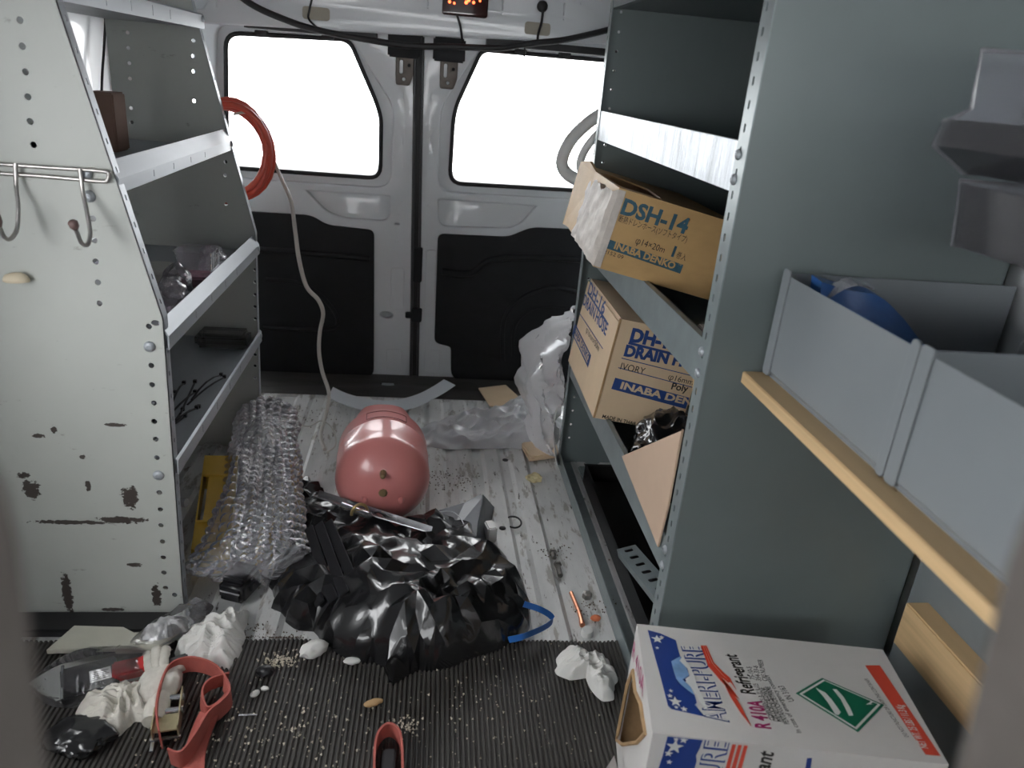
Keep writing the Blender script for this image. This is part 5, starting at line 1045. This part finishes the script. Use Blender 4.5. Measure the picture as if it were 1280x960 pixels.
# second strap end
e = empty('strap_loop', (*[(-0.023, 1.073)][0], MZ)); tag(e, 'loop of faded red webbing standing alone on the mat before the refuse bag', 'strap')
pp = [(-0.046, 0.988, 0.03), (-0.05, 1.051, 0.035), (-0.045, 1.09, 0.038), (-0.027, 1.107, 0.04), (-0.007, 1.091, 0.038), (0.0, 1.05, 0.035), (0.003, 0.986, 0.03)]
m = MB(); m.ribbon(smooth_path(pp, 6), (.0, -.15, 1), .040, .002); m.build('webbing', STRAP, e, smooth=50)
m = MB(); q = Vector([(-0.024, 1.046, 0.02)][0]); m.box(q.x-.012, q.x+.012, q.y-.05, q.y+.02, MZ, MZ+.022); m.build('buckle', BP, e, bevel=.003)
# ================================================================ small litter
def pebble(px, r, seed, mat, name, lb, cat, zb=MZ, amp=.3, sy=.7, sz=.6, rz=0., group=None):
    m = blob((px[0], px[1], zb), (r, r*sy, r*sz), amp, 1.8/r, seed, 3, True, True, Euler((0, 0, rz))); return tag(m.build(name, mat, smooth=35), lb, cat, group)
CHALK = pm('white_plaster', (.68, .67, .64), .8, bump=.3, bs=60); WOODC = pm('wood_chip_brown', (.42, .27, .13), .7); FOAMY = pm('yellow_foam', (.66, .58, .34), .85, bump=.5, bs=60); ORANGE = pm('orange_foam', (.68, .20, .09), .7); STEEL = pm('dull_steel', (.28, .27, .25), .4, .7, var=.3, vs=60); COPPER = pm('copper', (.72, .33, .2), .28, .9)
P_ = [(-0.198, 1.339), (-0.114, 1.311), (-0.061, 1.193), (-0.289, 1.28), (-0.297, 1.221), (-0.281, 1.236), (0.219, 1.794), (0.39, 2.138), (0.454, 1.468), (0.456, 2.322), (0.346, 1.471), (0.224, 1.929)]
pebble(P_[0], .030, 2, CHALK, 'plaster_chip', 'largest white plaster chip on the mat edge left of the refuse bag', 'plaster', sy=.62, rz=.5)
pebble(P_[1], .017, 5, CHALK, 'plaster_chip', 'flat white plaster chip touching the front of the refuse bag', 'plaster', sy=.5, sz=.4)
pebble(P_[2], .019, 8, WOODC, 'wood_chip', 'tan wood chip on the mat above the red strap loop', 'wood chip', sy=.4, sz=.35, rz=.3)
pebble(P_[3], .018, 9, BP, 'black_lump', 'black rubbery lump on the mat beside the gravel heap', 'lump')
pebble(P_[4], .010, 3, CHALK, 'white_pebble', 'grey-white pebble on the mat beside the ratchet strap', 'pebble', sy=.6, rz=.9)
pebble(P_[5], .008, 4, CHALK, 'white_pebble', 'smaller white pebble on the mat below the black lump', 'pebble', sy=.6)
m = MB(); q = P_[6]; m.box(-.014, .014, -.022, .022, 0, .05, Matrix.Translation((q[0], q[1], .012))@Matrix.Rotation(.2, 4, 'Z')); tag(m.build('white_block', FIT, bevel=.004), 'small white plastic block at the edge of the slate cover', 'block')
pebble(P_[7], .024, 12, FOAMY, 'foam_crumb', 'pale yellow foam crumb on the bare floor by the dark shelving', 'foam', .010, .7, .7)
pebble(P_[8], .012, 6, ORANGE, 'orange_plug', 'orange foam plug on the floor beside the shelving rail', 'plug', .002)
pebble(P_[9], .008, 7, ORANGE, 'orange_bit', 'orange scrap under the folded cardboard', 'scrap', .002)
pebble(P_[10], .006, 7, BP, 'black_pellet', 'black pellet on the floor between blue cord and copper pipe', 'pellet', .002)
m = MB(); q = [(0.296, 1.884)][0]; m.tube([(q[0]+.022*math.cos(t), q[1]+.03*math.sin(t), .013) for t in [-2.2+4.4*k/20 for k in range(21)]], .0028, 6); tag(m.build('zip_tie_loop', ZT, smooth=60), 'open loop of black zip tie on the bare floor ridge', 'zip tie')
# spring bolts
a_ = [(0.39, 1.725), (0.39, 1.656)]
for i, (q, L, lb) in enumerate(((a_[0], .022, 'short threaded bolt on the bare floor'), (a_[1], .045, 'longer threaded bolt on the bare floor'))):
    m = MB(); sp = [(q[0]+.004*i, q[1]-L/2+L*k/12, .0085) for k in range(13)]; m.tube(sp, [.0075 if k % 2 else .0062 for k in range(13)], 10); e = m.build('threaded_bolt', STEEL, smooth=30); tag(e, lb, 'bolt')
    m = MB(); m.lathe([(.011, 0), (.011, .006), (.004, .007)], Matrix.Translation((q[0]+.004*i, q[1]+L/2, .011))@Matrix.Rotation(-math.pi/2, 4, 'X'), 6); m.build('bolt_head', STEEL, e)
m = MB(); q = [(0.41, 1.564), (0.417, 1.489), (0.416, 1.442)]; sp = smooth_path([(*q[0], .008), (*q[1], .0075), (*q[2], .007)], 6); m.tube(sp, [.0055 if k < 10 else .0068 for k in range(len(sp))], 12); e = m.build('copper_pipe', COPPER, smooth=60); tag(e, 'short bent piece of copper pipe on the bare floor', 'pipe')
q = [(0.45, 1.555), (0.423, 1.417)]
m = MB(); m.lathe([(.012, 0), (.013, .004), (.012, .014), (.006, .015)], Matrix.Translation((*q[0], .0)), 6); tag(m.build('hex_nut', STEEL), 'dull steel nut beside the copper pipe', 'nut')
m = MB(); m.lathe([(.015, 0), (.015, .010), (.012, .018), (.006, .019)], Matrix.Translation((*q[1], .0))@Matrix.Rotation(.15, 4, 'X'), 18); tag(m.build('pipe_stopper', FIT, smooth=40), 'round white plastic stopper on the floor at the mat edge', 'stopper')
q = [(-0.317, 1.168), (-0.282, 1.169)]; m = MB(); m.tube([(*q[0], .0195), (*q[1], .0195)], [.002, .0016], 6); tag(m.build('screw', CHR), 'thin steel screw lying on the mat by the red strap', 'screw')
for q, lb in zip([(0.311, 2.293), (0.261, 1.856)], ('black rubber plug in the bare floor by the clear sheeting', 'black rubber plug in the bare floor below the slate cover')):
    m = MB(); m.lathe([(.010, 0), (.010, .002), (.006, .004)], Matrix.Translation((q[0], q[1], .0085 if q[0] < .3 else .0)), 12); tag(m.build('floor_plug', RUBBER, smooth=40), lb, 'plug')
# gravel and dust crumbs
random.seed(9)
m = MB(); tet = [(1, 1, 1), (-1, -1, 1), (-1, 1, -1), (1, -1, -1)]
cl = [(-0.265, 1.318), (0.004, 1.141), (-0.271, 1.1), (0.17, 1.189), (-0.183, 1.145)]
def crumb(x, y, r, z):
    M_ = Euler((random.random()*6, random.random()*6, random.random()*6)).to_matrix()
    m.add([(x+(M_@Vector(t)).x*r, y+(M_@Vector(t)).y*r, z+r*.7+(M_@Vector(t)).z*r) for t in tet], [(0, 1, 2), (0, 3, 1), (0, 2, 3), (1, 3, 2)])
for c, n, s_ in zip(cl, (150, 60, 70, 40, 60), (.020, .018, .07, .07, .07)):
    for k in range(n): crumb(c[0]+random.gauss(0, s_), min(1.37, c[1]+random.gauss(0, s_*.7)), random.uniform(.0008, .0024), MZ)
for k in range(420): crumb(random.uniform(-.5, .40), random.uniform(.95, 1.37), random.uniform(.0006, .0018), MZ)
tag(m.build('gravel_crumbs', pm('pale_grit', (.52, .47, .38), .8, var=.3, vs=200), weld=False), 'pale grit and plaster crumbs strewn over the rubber mat', 'grit', kind='stuff')
m = MB()
for c, n, s_ in zip([(0.111, 2.129), (-0.352, 1.418), (0.387, 1.74), (-0.278, 1.391), (0.452, 1.502), (0.234, 2.456), (-0.4, 2.579)], (120, 60, 40, 60, 40, 60, 60), (.06, .03, .03, .03, .03, .05, .06)):
    for k in range(n): crumb(c[0]+random.gauss(0, s_), max(1.40, c[1]+random.gauss(0, s_*.6)), random.uniform(.0008, .0022), .0085)
tag(m.build('dark_dirt', pm('dark_soil', (.10, .075, .055), .9), weld=False), 'dark dirt specks strewn over the bare white floor', 'dirt', kind='stuff')
